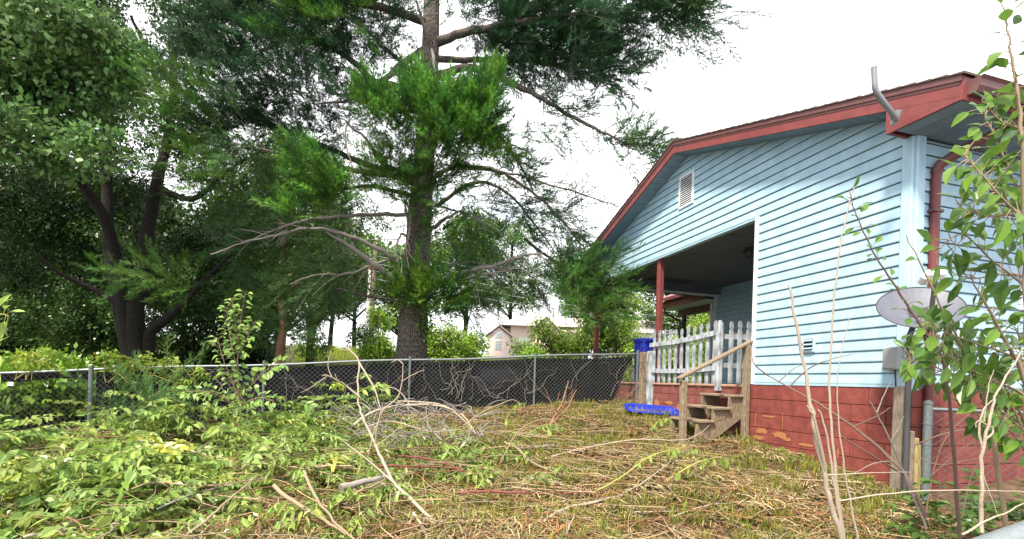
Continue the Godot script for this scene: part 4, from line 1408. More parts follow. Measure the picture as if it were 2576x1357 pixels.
func pine() -> void:
	var bz := 11.6
	var bp := at_point(1036, 960, bz)
	bp.y = ground_y(bp.x, bz)
	var t := thing("pine_tree", "tall white pine with bare grey lower branches behind the fence", "tree", bp)
	var q := MB.new()
	var tp := []
	for e in [[1036, 980], [1036, 890], [1041, 780], [1047, 690], [1052, 610], [1058, 520], [1066, 420], [1072, 320], [1078, 220], [1083, 120], [1086, 0], [1090, -160], [1096, -420]]: tp.append(at_point(e[0], e[1], bz) - bp)
	q.tube(tp, [0.40, 0.355, 0.33, 0.315, 0.29, 0.27, 0.235, 0.225, 0.215, 0.20, 0.185, 0.16, 0.08], 14)
	part("trunk", q, M.pine_bark, t)
	var sprays := []
	var tints := []
	var longs := []
	var ltints := []
	var brights := []
	var btints := []
	var S := func(p: Vector3, d: Vector3, kind: int, c: Color, sc: float) -> void:
		var x := Transform3D(facing(d.normalized(), jit(0.7)) * Basis.from_scale(Vector3.ONE * sc), p)
		if kind == 0: sprays.append(x); tints.append(tint(c, 0.4))
		elif kind == 1: longs.append(x); ltints.append(tint(c, 0.4))
		else: brights.append(x); btints.append(tint(c, 0.45))
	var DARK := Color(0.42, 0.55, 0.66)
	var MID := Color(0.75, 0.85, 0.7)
	var LIT := Color(1.35, 1.5, 0.6)  # young growth, with sunlight put into the tint
	# limb: sight points, thickness, share of its length that is bare, sprays per metre, colour
	var LIMB := func(pts: Array, r0: float, bare: float, per: float, c: Color, m: Material) -> void:
		var w := []
		for p in pts: w.append(at_point(p[0], p[1], p[2]) - bp)
		var s := smooth(w, 5, 0.018)
		var b := MB.new()
		b.tube(s, taper(s.size(), r0, 0.012), 6)
		var ln := 0.0
		for i in s.size() - 1: ln += s[i].distance_to(s[i + 1])
		# side twigs, with sprays on them
		for k in int(ln * (4.5 if bare > 0.9 else 3.5)):
			var f := rng.randf_range(0.25, 1.0)
			var i := int(f * (s.size() - 2))
			var d: Vector3 = (s[i + 1] - s[i]).normalized()
			var e := (d * 0.8 + rand_dir() * 0.9 + Vector3(0, -0.15, 0)).normalized()
			var l := rng.randf_range(0.3, 0.9)
			var tw := smooth([s[i], s[i] + e * l * 0.5, s[i] + e * l + Vector3(0, -0.1 * l, 0) + rand_dir() * 0.08], 3)
			b.tube(tw, taper(tw.size(), 0.011, 0.003), 4, false)
			if f > bare and per > 0:
				for j in int(per * 0.6):
					var u := rng.randf()
					S.call(s[i] + e * l * u, e + rand_dir() * 0.6 + Vector3(0, 0.1, 0), j % 2, c, rng.randf_range(0.7, 1.1))
		part("limb", b, m, t)
		for k in int(ln * per * (1.0 - bare)):
			var f := lerpf(bare, 1.0, pow(rng.randf(), 0.7))
			var i := int(f * (s.size() - 2))
			var d: Vector3 = (s[i + 1] - s[i]).normalized()
			S.call(s[i] + rand_dir() * 0.12, d + rand_dir() * 0.8 + Vector3(0, 0.1, 0), k % 2, c, rng.randf_range(0.7, 1.15))
	var BK: Material = M.pine_bark
	var DW: Material = M.dead_wood
	# crown limbs to the left
	LIMB.call([[1062, 128, bz], [1004, 168, 11.2], [951, 213, 10.8], [880, 250, 10.4], [800, 262, 10.1]], 0.10, 0.5, 8.0, DARK, BK)
	LIMB.call([[1070, 250, bz], [986, 215, 11.3], [942, 208, 11.1], [884, 150, 10.8], [822, 115, 10.5], [740, 100, 10.2], [650, 130, 10.0]], 0.11, 0.45, 10.0, DARK, BK)
	LIMB.call([[1074, 200, bz], [1026, 168, 11.8], [969, 120, 12.0], [900, 60, 12.3], [820, 20, 12.5]], 0.08, 0.4, 9.0, DARK, BK)
	LIMB.call([[1085, 60, bz], [960, 20, 11], [840, 0, 10.5], [700, -10, 10.2], [560, 20, 10]], 0.10, 0.3, 12.0, DARK, BK)
	LIMB.call([[1088, -100, bz], [950, -90, 11], [800, -60, 10.6], [640, -30, 10.4]], 0.10, 0.3, 12.0, DARK, BK)
	LIMB.call([[1060, 470, bz], [876, 394, 11.6], [814, 368, 11.5], [747, 337, 11.3], [663, 306, 11], [590, 300, 10.8]], 0.08, 0.45, 8.0, DARK, BK)
	LIMB.call([[1062, 450, bz], [900, 430, 10.8], [738, 399, 10.2], [645, 372, 9.9], [560, 380, 9.7]], 0.07, 0.6, 9.0, MID, BK)
	LIMB.call([[1064, 440, bz], [973, 416, 11], [920, 350, 10.5], [858, 297, 10.2]], 0.07, 1.1, 0.0, DARK, DW)
	LIMB.call([[1060, 500, bz], [940, 470, 11.6], [820, 480, 11.5], [700, 470, 11.3]], 0.06, 0.6, 6.0, DARK, BK)
	# crown limbs to the right
	LIMB.call([[1101, 106, bz], [1159, 84, 11.2], [1230, 71, 10.9], [1287, 58, 10.6], [1380, 40, 10.3], [1480, 30, 10.0]], 0.11, 0.35, 11.0, DARK, BK)
	LIMB.call([[1086, -20, bz], [1220, -60, 11.2], [1400, -60, 10.8], [1600, -20, 10.4], [1760, 20, 10.2]], 0.10, 0.4, 10.0, MID, BK)
	LIMB.call([[1078, 200, bz], [1170, 170, 11.5], [1256, 195, 11.2], [1310, 221, 11.0], [1380, 257, 10.8], [1460, 306, 10.6], [1545, 345, 10.4], [1600, 372, 10.3]], 0.095, 0.62, 6.0, DARK, BK)
	LIMB.call([[1082, 150, bz], [1190, 150, 11.9], [1300, 150, 12], [1440, 170, 12], [1560, 150, 12]], 0.08, 0.4, 9.0, DARK, BK)
	LIMB.call([[1072, 330, bz], [1160, 300, 11.8], [1240, 330, 11.9], [1300, 400, 12.0], [1340, 480, 12.1]], 0.07, 0.45, 6.0, MID, BK)
	LIMB.call([[1066, 470, bz], [1132, 421, 11.3], [1234, 425, 11.0], [1292, 452, 10.9], [1363, 505, 10.8], [1442, 589, 10.7], [1480, 640, 10.6]], 0.06, 0.5, 7.0, DARK, BK)
	LIMB.call([[1180, 424, 11.2], [1300, 440, 11.1], [1400, 470, 11.1], [1500, 500, 11.1], [1556, 520, 11.0]], 0.03, 0.95, 2.0, DARK, DW)
	LIMB.call([[1100, 520, bz], [1190, 460, 11.3], [1270, 480, 11.1], [1340, 560, 11.0], [1400, 640, 10.9]], 0.05, 0.6, 6.0, DARK, BK)
	# dead lower limbs
	LIMB.call([[1058, 590, bz], [1079, 580, 11.2], [1125, 548, 10.9], [1172, 527, 10.7]], 0.075, 1.1, 0.0, DARK, DW)
	LIMB.call([[1062, 520, bz], [1088, 516, 11.3], [1172, 540, 11.0], [1243, 575, 10.8]], 0.04, 1.1, 0.0, DARK, DW)
	LIMB.call([[1046, 715, bz], [1007, 713, 11.2], [937, 662, 10.7], [877, 618, 10.3], [820, 583, 10.0]], 0.11, 1.1, 0.0, DARK, DW)
	LIMB.call([[1048, 680, bz], [994, 650, 11.3], [900, 602, 10.9], [792, 574, 10.6], [700, 590, 10.4], [610, 610, 10.2]], 0.065, 1.1, 0.0, DARK, DW)
	LIMB.call([[1050, 640, bz], [960, 660, 11.2], [870, 690, 10.9], [800, 690, 10.8], [730, 715, 10.7]], 0.045, 1.1, 0.0, DARK, DW)
	LIMB.call([[1056, 540, bz], [950, 540, 11.3], [850, 545, 11.0], [740, 560, 10.8], [640, 600, 10.6], [530, 640, 10.4]], 0.05, 1.1, 0.0, DARK, DW)
	LIMB.call([[1060, 720, bz], [1118, 713, 11.2], [1168, 685, 11.0], [1241, 669, 10.8], [1292, 650, 10.6], [1352, 640, 10.5], [1376, 664, 10.4]], 0.075, 1.1, 0.0, DARK, DW)
	LIMB.call([[1060, 700, bz], [1125, 668, 11.6], [1185, 660, 11.4], [1230, 672, 11.3], [1262, 680, 11.2]], 0.055, 1.1, 0.0, DARK, DW)
	LIMB.call([[1060, 730, bz], [1130, 716, 11.0], [1190, 695, 10.8], [1250, 684, 10.6], [1300, 676, 10.5]], 0.04, 1.1, 0.0, DARK, DW)
	LIMB.call([[1040, 600, bz], [1026, 560, 11.2], [1020, 505, 11.0], [1034, 560, 10.9], [1020, 620, 10.8], [1000, 660, 10.8]], 0.03, 1.1, 0.0, DARK, M.bleached)
	LIMB.call([[1040, 620, bz], [1010, 590, 11.1], [996, 640, 10.9], [1012, 690, 10.9], [1018, 708, 10.9]], 0.03, 1.1, 0.0, DARK, M.bleached)
	LIMB.call([[1082, 120, bz], [1064, 60, 11.2], [1048, 0, 11.0], [1040, -60, 10.9]], 0.05, 1.1, 0.0, DARK, DW)
	LIMB.call([[1085, 110, bz], [1092, 160, 11.1], [1100, 215, 11.0]], 0.05, 1.1, 0.0, DARK, DW)
	LIMB.call([[880, 300, 10.5], [868, 340, 10.4], [880, 400, 10.4], [890, 440, 10.4]], 0.02, 1.1, 0.0, DARK, M.bleached)
	LIMB.call([[1045, 760, bz], [900, 740, 11.2], [800, 716, 11.0], [690, 718, 10.8]], 0.04, 0.5, 6.0, MID, BK)
	LIMB.call([[1320, 600, 11.3], [1400, 660, 11.0], [1480, 700, 10.7], [1560, 740, 10.5]], 0.04, 0.1, 10.0, MID, BK)
	# broken stub with fresh wood
	q = MB.new()
	q.tube([at_point(948, 672, 10.8) - bp, at_point(930, 676, 10.7) - bp], [0.06, 0.035], 7)
	part("broken_stub", q, M.bare_block, t)
	# masses of foliage: sight point, depth, half width, half height, half depth, number, kind, colour
	var MASS := func(x: float, y: float, z: float, rx: float, ry: float, n: int, kind: int, c: Color, up := 0.15) -> void:
		var ctr := at_point(x, y, z) - bp
		var mx := rx / FOCAL * z; var my := ry / FOCAL * z
		for k in n:
			var d := rand_dir()
			var p := ctr + Vector3(d.x * mx, d.y * my, d.z * minf(mx, 0.8)) * pow(rng.randf(), 0.5)
			var out := (p + Vector3(-0.3, 0, 0) * 0) * Vector3(1, 0.0, 1)
			var cc := c
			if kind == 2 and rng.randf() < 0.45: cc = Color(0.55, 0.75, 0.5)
			S.call(p, out.normalized() * 0.7 + d * 0.6 + Vector3(0, up, 0) + rand_dir() * 0.5, kind, cc, rng.randf_range(0.65, 1.15))
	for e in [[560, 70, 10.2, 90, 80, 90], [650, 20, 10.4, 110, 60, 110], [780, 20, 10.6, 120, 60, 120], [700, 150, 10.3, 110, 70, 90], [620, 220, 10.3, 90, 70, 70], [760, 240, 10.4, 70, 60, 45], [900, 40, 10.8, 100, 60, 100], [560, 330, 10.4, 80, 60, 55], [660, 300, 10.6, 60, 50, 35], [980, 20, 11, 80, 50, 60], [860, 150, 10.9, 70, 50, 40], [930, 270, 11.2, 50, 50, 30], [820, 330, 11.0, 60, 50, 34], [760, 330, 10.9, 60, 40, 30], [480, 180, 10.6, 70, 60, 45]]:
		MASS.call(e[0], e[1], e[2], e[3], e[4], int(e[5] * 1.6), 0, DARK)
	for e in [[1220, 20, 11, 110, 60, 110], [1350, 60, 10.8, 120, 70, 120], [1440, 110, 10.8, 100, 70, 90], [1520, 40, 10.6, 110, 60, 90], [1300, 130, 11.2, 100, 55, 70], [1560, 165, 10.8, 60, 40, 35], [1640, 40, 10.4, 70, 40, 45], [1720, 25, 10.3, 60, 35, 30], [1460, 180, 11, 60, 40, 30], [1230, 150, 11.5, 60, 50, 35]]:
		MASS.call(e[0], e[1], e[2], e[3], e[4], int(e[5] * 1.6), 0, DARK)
	for e in [[1800, 55, 10.2, 50, 30, 10], [1690, 100, 10.3, 50, 30, 9], [1420, 300, 10.7, 50, 40, 14], [1400, 230, 11.0, 60, 40, 14], [1340, 300, 11, 50, 50, 14], [1330, 540, 11.0, 60, 60, 22], [1420, 560, 10.8, 40, 60, 18], [1270, 400, 11, 40, 60, 20]]:
		MASS.call(e[0], e[1], e[2], e[3], e[4], e[5], 1, DARK, -0.3)
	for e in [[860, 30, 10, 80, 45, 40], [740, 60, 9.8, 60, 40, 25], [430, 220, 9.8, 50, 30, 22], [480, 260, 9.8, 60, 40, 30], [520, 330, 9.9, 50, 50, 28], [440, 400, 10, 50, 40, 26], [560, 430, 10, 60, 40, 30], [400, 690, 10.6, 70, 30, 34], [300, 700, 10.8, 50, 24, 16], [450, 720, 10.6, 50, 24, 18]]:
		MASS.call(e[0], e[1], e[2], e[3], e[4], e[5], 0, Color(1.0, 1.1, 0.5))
	# young sprays in front of the trunk, sunlight put into their lighter tint
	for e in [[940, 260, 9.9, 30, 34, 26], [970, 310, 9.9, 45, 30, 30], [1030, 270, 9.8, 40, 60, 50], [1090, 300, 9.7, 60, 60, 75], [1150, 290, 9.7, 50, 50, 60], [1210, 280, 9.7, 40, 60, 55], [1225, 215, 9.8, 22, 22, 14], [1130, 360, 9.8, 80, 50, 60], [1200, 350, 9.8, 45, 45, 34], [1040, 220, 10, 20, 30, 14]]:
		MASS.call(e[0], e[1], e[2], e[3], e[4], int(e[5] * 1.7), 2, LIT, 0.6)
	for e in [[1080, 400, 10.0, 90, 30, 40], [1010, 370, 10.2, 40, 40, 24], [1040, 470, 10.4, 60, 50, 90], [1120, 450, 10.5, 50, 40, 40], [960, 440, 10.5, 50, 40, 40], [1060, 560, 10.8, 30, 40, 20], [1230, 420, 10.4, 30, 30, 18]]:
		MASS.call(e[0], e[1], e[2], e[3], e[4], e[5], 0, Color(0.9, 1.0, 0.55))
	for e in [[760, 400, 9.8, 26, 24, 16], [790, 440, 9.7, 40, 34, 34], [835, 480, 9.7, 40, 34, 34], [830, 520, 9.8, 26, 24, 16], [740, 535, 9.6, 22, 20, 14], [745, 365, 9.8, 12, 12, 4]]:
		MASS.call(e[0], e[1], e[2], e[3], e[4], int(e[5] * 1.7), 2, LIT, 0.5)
	# collar round the foot of the trunk
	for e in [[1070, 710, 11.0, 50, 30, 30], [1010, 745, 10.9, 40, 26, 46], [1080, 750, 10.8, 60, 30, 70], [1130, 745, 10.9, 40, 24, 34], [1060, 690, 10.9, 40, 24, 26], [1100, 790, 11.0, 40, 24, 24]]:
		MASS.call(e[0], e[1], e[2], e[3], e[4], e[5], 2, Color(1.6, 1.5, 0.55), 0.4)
	for e in [[1170, 750, 11.4, 60, 34, 34], [1250, 700, 11.6, 70, 40, 36], [1340, 700, 11.4, 60, 30, 26]]:
		MASS.call(e[0], e[1], e[2], e[3], e[4], e[5], 1, MID, -0.2)
	# bough in front of the house corner, and the tufts by the ridge
	for e in [[1450, 680, 10.8, 40, 36, 26], [1480, 720, 10.6, 50, 30, 32], [1530, 740, 10.5, 40, 26, 26], [1440, 760, 10.7, 40, 40, 30], [1500, 790, 10.6, 50, 30, 22], [1420, 650, 10.9, 30, 30, 14]]:
		MASS.call(e[0], e[1], e[2], e[3], e[4], e[5], 0, Color(1.25, 1.4, 0.9))
	for e in [[1600, 375, 10.3, 34, 24, 24], [1620, 400, 10.3, 28, 20, 14]]:
		MASS.call(e[0], e[1], e[2], e[3], e[4], e[5], 0, Color(0.8, 1.0, 0.75))
	for e in [[560, 480, 11.0, 80, 60, 44], [660, 450, 11.0, 70, 60, 40], [700, 560, 11.4, 80, 50, 40], [800, 560, 11.4, 70, 50, 34], [900, 500, 11.4, 60, 50, 30], [860, 420, 11.2, 60, 50, 30], [620, 640, 12.0, 70, 50, 34], [1150, 600, 11.5, 50, 50, 24], [1200, 520, 11.3, 60, 50, 30], [1260, 620, 11.5, 60, 50, 26], [1000, 380, 11.4, 60, 60, 30], [680, 800, 12.4, 60, 50, 30], [800, 820, 12.2, 60, 40, 34], [640, 740, 12.0, 60, 40, 28], [600, 560, 11.6, 60, 40, 22], [760, 640, 11.8, 70, 40, 30], [850, 700, 11.0, 50, 50, 44], [850, 640, 11.3, 50, 40, 26], [780, 700, 11.2, 60, 50, 26], [700, 620, 11.4, 80, 40, 26]]:
		MASS.call(e[0], e[1], e[2], e[3], e[4], e[5], 1, MID, -0.3)
	scatter("needles", K.spray, M.needle, sprays, tints, t)
	scatter("needles", K.spray_long, M.needle, longs, ltints, t)
	scatter("needles", K.spray_bright, M.needle, brights, btints, t)
	# ivy on the lower trunk
	var iv := []
	var it := []
	for k in 46:
		var a := rng.randf_range(-0.6, PI + 0.6)
		var y := rng.randf_range(900, 700)
		var p := at_point(1040, y, bz) - bp + Vector3(cos(a), 0, sin(a)) * 0.38
		if p.x < 0.0 and y > 790: continue
		iv.append(Transform3D(Basis(rand_dir(), rng.randf_range(0, 2.0)) * Basis.from_scale(Vector3.ONE * 0.62), p))
		it.append(tint(Color(1.1, 1.2, 0.5), 0.3))
	scatter("ivy", K.clump, M.tree_leaf, iv, it, t)

func far_things() -> void:
	# woods and shrubs beyond the fence
	var F: Mesh = K.clump_far
	var N: Mesh = K.clump
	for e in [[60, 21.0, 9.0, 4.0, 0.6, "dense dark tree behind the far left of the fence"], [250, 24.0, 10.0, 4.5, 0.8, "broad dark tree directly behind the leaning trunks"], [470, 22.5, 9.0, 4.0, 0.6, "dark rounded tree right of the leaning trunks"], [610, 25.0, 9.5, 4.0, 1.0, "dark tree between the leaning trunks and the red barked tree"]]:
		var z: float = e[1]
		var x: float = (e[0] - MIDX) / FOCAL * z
		broadleaf(e[5], x, z, e[2], e[3], e[4], 330, 18, F, Color(0.25, 0.31, 0.22), "trees behind the left fence")  # understory shade is put into this dark leaf tint
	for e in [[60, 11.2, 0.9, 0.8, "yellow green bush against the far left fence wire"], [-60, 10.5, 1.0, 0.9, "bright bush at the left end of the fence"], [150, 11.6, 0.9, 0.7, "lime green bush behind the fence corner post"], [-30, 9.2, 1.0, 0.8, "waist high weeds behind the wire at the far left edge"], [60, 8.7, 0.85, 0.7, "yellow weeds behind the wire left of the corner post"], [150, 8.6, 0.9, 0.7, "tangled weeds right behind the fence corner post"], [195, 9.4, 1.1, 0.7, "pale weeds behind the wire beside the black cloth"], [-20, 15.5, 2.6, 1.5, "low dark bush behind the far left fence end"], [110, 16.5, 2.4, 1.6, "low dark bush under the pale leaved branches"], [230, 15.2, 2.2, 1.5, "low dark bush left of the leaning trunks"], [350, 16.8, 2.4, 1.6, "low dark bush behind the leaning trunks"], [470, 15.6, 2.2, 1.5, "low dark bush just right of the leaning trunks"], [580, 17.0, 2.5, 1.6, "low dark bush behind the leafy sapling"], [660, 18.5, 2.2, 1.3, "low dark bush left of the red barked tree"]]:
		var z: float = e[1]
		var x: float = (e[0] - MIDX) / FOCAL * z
		shrub(e[4], x, z, e[2], e[3], 240, N, Color(0.28, 0.36, 0.22) if z > 12.0 else Color(1.1, 1.15, 0.42), "low bushes under the left trees")  # bushes farther back have the shade under the trees put into their tint
	broadleaf("airy green tree standing behind the pine on its left", (775 - MIDX) / FOCAL * 21.0, 21.0, 11.5, 3.2, 3.0, 620, 22, N, Color(0.5, 0.6, 0.36))
	broadleaf("second airy tree between the leaning trunks and the pine", (700 - MIDX) / FOCAL * 23.0, 23.0, 12.5, 3.4, 2.5, 620, 22, N, Color(0.42, 0.52, 0.34))
	for e in [[830, 44.0, 13.0, 4.0, 3.0, "green tree on the lawn left of the utility pole", 1.0], [890, 52.0, 15.0, 5.0, 3.5, "tall distant tree just left of the utility pole", 0.9], [1000, 56.0, 13.0, 4.0, 2.0, "distant tree between the utility pole and the pine", 1.0], [1165, 50.0, 15.5, 3.4, 4.0, "tall distant tree just right of the pine trunk", 0.9], [1280, 78.0, 23.0, 6.5, 9.0, "tall distant tree rising above the pink house", 0.95], [1455, 66.0, 17.0, 4.6, 5.0, "distant tree beside the house porch end", 1.2], [1700, 46.0, 11.5, 4.5, 1.5, "dark distant tree seen through the open porch", 0.7], [1790, 52.0, 11.0, 4.0, 1.5, "pale distant tree seen through the porch beside the far wall", 1.1]]:
		var z: float = e[1]
		var x: float = (e[0] - MIDX) / FOCAL * z
		broadleaf(e[5], x, z, e[2], e[3] * 1.3, e[4] * 0.6, 480, 22, F, Color(0.85, 0.95, 0.75) * e[6], "distant trees")
	for e in [[960, 19.5, 3.9, 1.0, "light green bush between utility pole and pine trunk", 2.1, 1], [1105, 18.5, 3.6, 1.2, "light green bush just right of the pine trunk", 2.0, 1], [1180, 20.0, 3.3, 1.1, "yellow green bush left of the pink house", 2.2, 1], [1385, 17.5, 4.2, 1.3, "drooping olive bush in front of the pink house", 1.3, 2], [1480, 16.8, 4.6, 1.4, "tall drooping bush behind the far porch post", 1.5, 2], [1560, 17.5, 4.6, 1.3, "yellow green bush between the two porch posts", 2.2, 2], [1352, 15.8, 2.2, 0.6, "small bright bush below the pink house windows", 2.8, 1], [1690, 21.0, 3.2, 1.1, "low bush seen under the porch roof", 1.9, 1], [1765, 23.0, 5.4, 1.5, "bright green bush behind the porch pickets", 2.2, 1]]:
		var z: float = e[1]
		var x: float = (e[0] - MIDX) / FOCAL * z
		shrub(e[4], x, z, e[2], e[3], 230, K.droopy if e[6] == 2 else N, Color(1.0, 0.92, 0.4) * e[5], "bushes beyond the fence")
	var o := thing("lawn_weeds", "tall yellow green weeds on the rise beyond the fence", "weeds", Vector3(-12, ground_y(-12, 34), -34))
	var wh := []; var tt := []
	for k in 900:
		var z := rng.randf_range(24.0, 40.0)
		var x := (rng.randf_range(740, 960) - MIDX) / FOCAL * z
		wh.append(Transform3D(Basis(Vector3.UP, rng.randf_range(0, TAU)) * Basis.from_scale(Vector3(2.0, 2.6, 2.0) * rng.randf_range(0.6, 1.2)), Vector3(x, ground_y(x, z), -z) - o.position))
		tt.append(tint(Color(1.5, 1.5, 0.6), 0.3))
	scatter("weeds", K.tuft, M.grass_blade, wh, tt, o)
	# utility pole with its conduit, and the lines
	var p := at_point(930, 905, 27.0); p.y = ground_y(p.x, 27.0)
	var t := thing("utility_pole", "brown wooden utility pole with a white conduit left of the pine", "utility pole", p)
	var q := MB.new()
	q.tube([Vector3(0, -0.3, 0), Vector3(0.05, 3.5, 0), Vector3(0.12, 7.3, 0)], [0.15, 0.13, 0.10], 10)
	part("pole", q, M.old_wood, t)
	q = MB.new()
	q.tube([Vector3(-0.23, -0.3, 0.1), Vector3(-0.15, 3.6, 0.1), Vector3(-0.09, 6.6, 0.1)], [0.085, 0.085, 0.06], 8)
	part("conduit", q, M.white_plastic, t)
	for k in 5:
		q = MB.new()
		var a := p + Vector3(0.1, 5.3 + 0.42 * k, 0); var b := Vector3(24, p.y + 4.6 + 0.42 * k, -40)
		var pts := []
		for i in 15:
			var f := i / 14.0
			pts.append(a.lerp(b, f) - Vector3(0, 1.2 * f * (1 - f) * 4 * 0.5, 0) - a)
		q.tube(pts, taper(15, 0.012, 0.012), 4, false)
		var l := part("power_line", q, M.wire_line)
		l.position = a
		tag(l, ["lowest pale line strung from the utility pole past the pine", "second lowest pale line strung from the utility pole", "middle pale line of five from the utility pole", "second highest pale line from the utility pole", "highest pale line of five from the utility pole"][k], "power line", "power lines behind the pine")
	pink_house()
	pale_house()
	car()

func pink_house() -> void:
	var z := 58.0
	var o := at_point(1300, 905, z); o.y = ground_y(o.x, z) - 0.3
	var t := thing("pink_house", "pale pink two storey house with arched windows beyond the bushes", "house", o)
	var X := func(px: float) -> float: return at_point(px, 860, z).x - o.x
	var Y := func(py: float) -> float: return at_point(1300, py, z).y - o.y
	var boxes := [[1226, 1284, 847, 0.0, 4.0], [1284, 1352, 818, -0.8, 6.0], [1346, 1450, 826, 0.0, 6.0]]
	for b in boxes:
		var q := MB.new()
		var x0: float = X.call(b[0]); var x1: float = X.call(b[1]); var y1: float = Y.call(b[2])
		q.box(Vector3((x0 + x1) / 2, y1 / 2, -b[4] / 2 + b[3]), Vector3(x1 - x0, y1, b[4]))
		part("wall", q, M.pink_wall, t)
	# roofs: small gable, long hip, right gable
	var G := func(xa: float, xb: float, ye: float, yr: float, zf: float, dp: float) -> void:
		var q := MB.new()
		var a: float = X.call(xa); var b: float = X.call(xb); var e: float = Y.call(ye); var r: float = Y.call(yr)
		q.slab([Vector3(a, e, zf), Vector3(b, e, zf), Vector3((a + b) / 2, r, zf)], Vector3(0, 0, -dp))
		part("gable", q, M.pink_wall, t)
		for s in [0, 1]:
			q = MB.new()
			var p0 := Vector3(a - 0.25 if s == 0 else b + 0.25, e - 0.06, zf + 0.3); var p1 := Vector3((a + b) / 2, r + 0.12, zf + 0.3)
			q.slab([p0, p1, p1 + Vector3(0, 0.16, 0), p0 + Vector3(0, 0.16, 0)], Vector3(0, 0, -dp - 0.4))
			part("roof", q, M.pale_roof, t)
	G.call(1226, 1284, 847, 824, 0.01, 4.0)
	G.call(1346, 1400, 826, 797, 0.01, 6.0)
	var q := MB.new()
	var a: float = X.call(1252); var b: float = X.call(1475); var e: float = Y.call(818); var r: float = Y.call(786)
	q.hexa([Vector3(a, e, 0.1), Vector3(b, e, 0.1), Vector3(b, e, -9), Vector3(a, e, -9), Vector3(a + 2.4, r, -3.6), Vector3(b, r, -3.6), Vector3(b, r, -5), Vector3(a + 2.4, r, -5)])
	part("roof", q, M.pale_roof, t)
	for w in [[1254, 842, 846, 14, 9, 0.02], [1254, 862, 876, 14, 14, 0.02], [1308, 852, 872, 16, 22, -0.78], [1328, 852, 872, 12, 22, -0.78], [1374, 838, 850, 16, 20, 0.02]]:
		q = MB.new()
		var wx: float = X.call(w[0]); var wy: float = Y.call((w[1] + w[2]) / 2.0)
		var ww: float = w[3] / FOCAL * z; var wh: float = (w[2] - w[1] + 6) / FOCAL * z
		q.cbox(Vector3(wx, wy, w[5]), Vector3(ww + 0.2, wh + 0.2, 0.1), 0.02)
		var win := part("window", q, M.white_paint, t)
		for i in 2:
			for j in 3:
				q = MB.new()
				q.box(Vector3(wx + (i - 0.5) * ww * 0.5, wy + (j - 1) * wh / 3.0, w[5] + 0.052), Vector3(ww * 0.42, wh * 0.27, 0.01))
				part("pane", q, M.car_glass, win)

func pale_house() -> void:
	var z := 44.0
	var o := at_point(1625, 900, z); o.y = ground_y(o.x, z) - 0.2
	var t := thing("pale_house", "pale cream house with long low roof seen beside the porch post", "house", o)
	var q := MB.new()
	var x0 := at_point(1560, 850, z).x - o.x; var x1 := at_point(1662, 850, z).x - o.x
	var y1 := at_point(1625, 836, z).y - o.y; var y2 := at_point(1625, 796, z).y - o.y
	q.box(Vector3((x0 + x1) / 2, y1 / 2, -2.5), Vector3(x1 - x0, y1, 5))
	part("wall", q, M.cream, t)
	q = MB.new()
	q.slab([Vector3(x0 - 0.3, y1 - 0.1, 0.4), Vector3(x1 + 0.3, y1 - 0.1, 0.4), Vector3(x1 - 0.2, y2, -2.5), Vector3(x0 + 0.2, y2, -2.5)], Vector3(0, 0.12, 0))
	part("roof", q, M.pale_roof, t)
	for k in 3:
		q = MB.new()
		var wx := lerpf(x0, x1, 0.25 + 0.25 * k)
		q.cbox(Vector3(wx, y1 * 0.6, 0.02), Vector3(0.7, 0.9, 0.08), 0.02)
		var w := part("window", q, M.white_paint, t)
		q = MB.new()
		q.box(Vector3(wx, y1 * 0.6, 0.065), Vector3(0.55, 0.75, 0.01))
		part("pane", q, M.car_glass, w)

func car() -> void:
	var z := 15.0
	var c := at_point(1278, 990, z); c.y = ground_y(c.x, z)
	var t := thing("parked_car", "dark red parked car dimly seen through the black fence cloth", "car", c)
	t.rotation.y = 0.15
	var q := MB.new()
	var lo := func(x: float, y: float, zz: float) -> Vector3: return Vector3(x, y, zz)
	var prof := [[0.0, 0.35], [0.02, 0.62], [0.12, 0.78], [1.1, 0.93], [4.2, 0.95], [4.35, 0.6], [4.3, 0.3]]
	for sx in [0]:
		for k in prof.size() - 1:
			var a: Array = prof[k]; var b: Array = prof[k + 1]
			q.quad(Vector3(-0.86, a[1], -a[0]), Vector3(0.86, a[1], -a[0]), Vector3(0.86, b[1], -b[0]), Vector3(-0.86, b[1], -b[0]))
			for s in [-1, 1]: q._face([Vector3(s * 0.86, a[1], -a[0]), Vector3(s * 0.86, b[1], -b[0]), Vector3(s * 0.88, 0.3, -b[0]), Vector3(s * 0.88, 0.3, -a[0])], Vector3(s, 0, 0))
	part("body", q, M.car_paint, t)
	q = MB.new()
	q.hexa([Vector3(-0.82, 0.94, -1.1), Vector3(0.82, 0.94, -1.1), Vector3(0.82, 0.95, -4.0), Vector3(-0.82, 0.95, -4.0), Vector3(-0.62, 1.40, -1.95), Vector3(0.62, 1.40, -1.95), Vector3(0.62, 1.40, -3.3), Vector3(-0.62, 1.40, -3.3)])
	part("cabin", q, M.car_glass, t)
	q = MB.new()
	q.cbox(Vector3(0, 1.41, -2.62), Vector3(1.22, 0.05, 1.4), 0.02)
	part("roof", q, M.car_paint, t)
	for s in [-1, 1]:
		q = MB.new()
		q.cbox(Vector3(s * 0.62, 0.62, -0.03), Vector3(0.34, 0.14, 0.08), 0.03)
		part("headlight", q, M.white_plastic, t)
		for zz in [-0.85, -3.5]:
			q = MB.new()
			q.tube([Vector3(s * 0.70, 0.32, zz), Vector3(s * 0.89, 0.32, zz)], [0.32, 0.32], 18)
			var wheel := part("wheel", q, M.black_rubber, t)
			q = MB.new()
			q.tube([Vector3(s * 0.80, 0.32, zz), Vector3(s * 0.895, 0.32, zz)], [0.19, 0.18], 14)
			part("rim", q, M.galvanised, wheel)

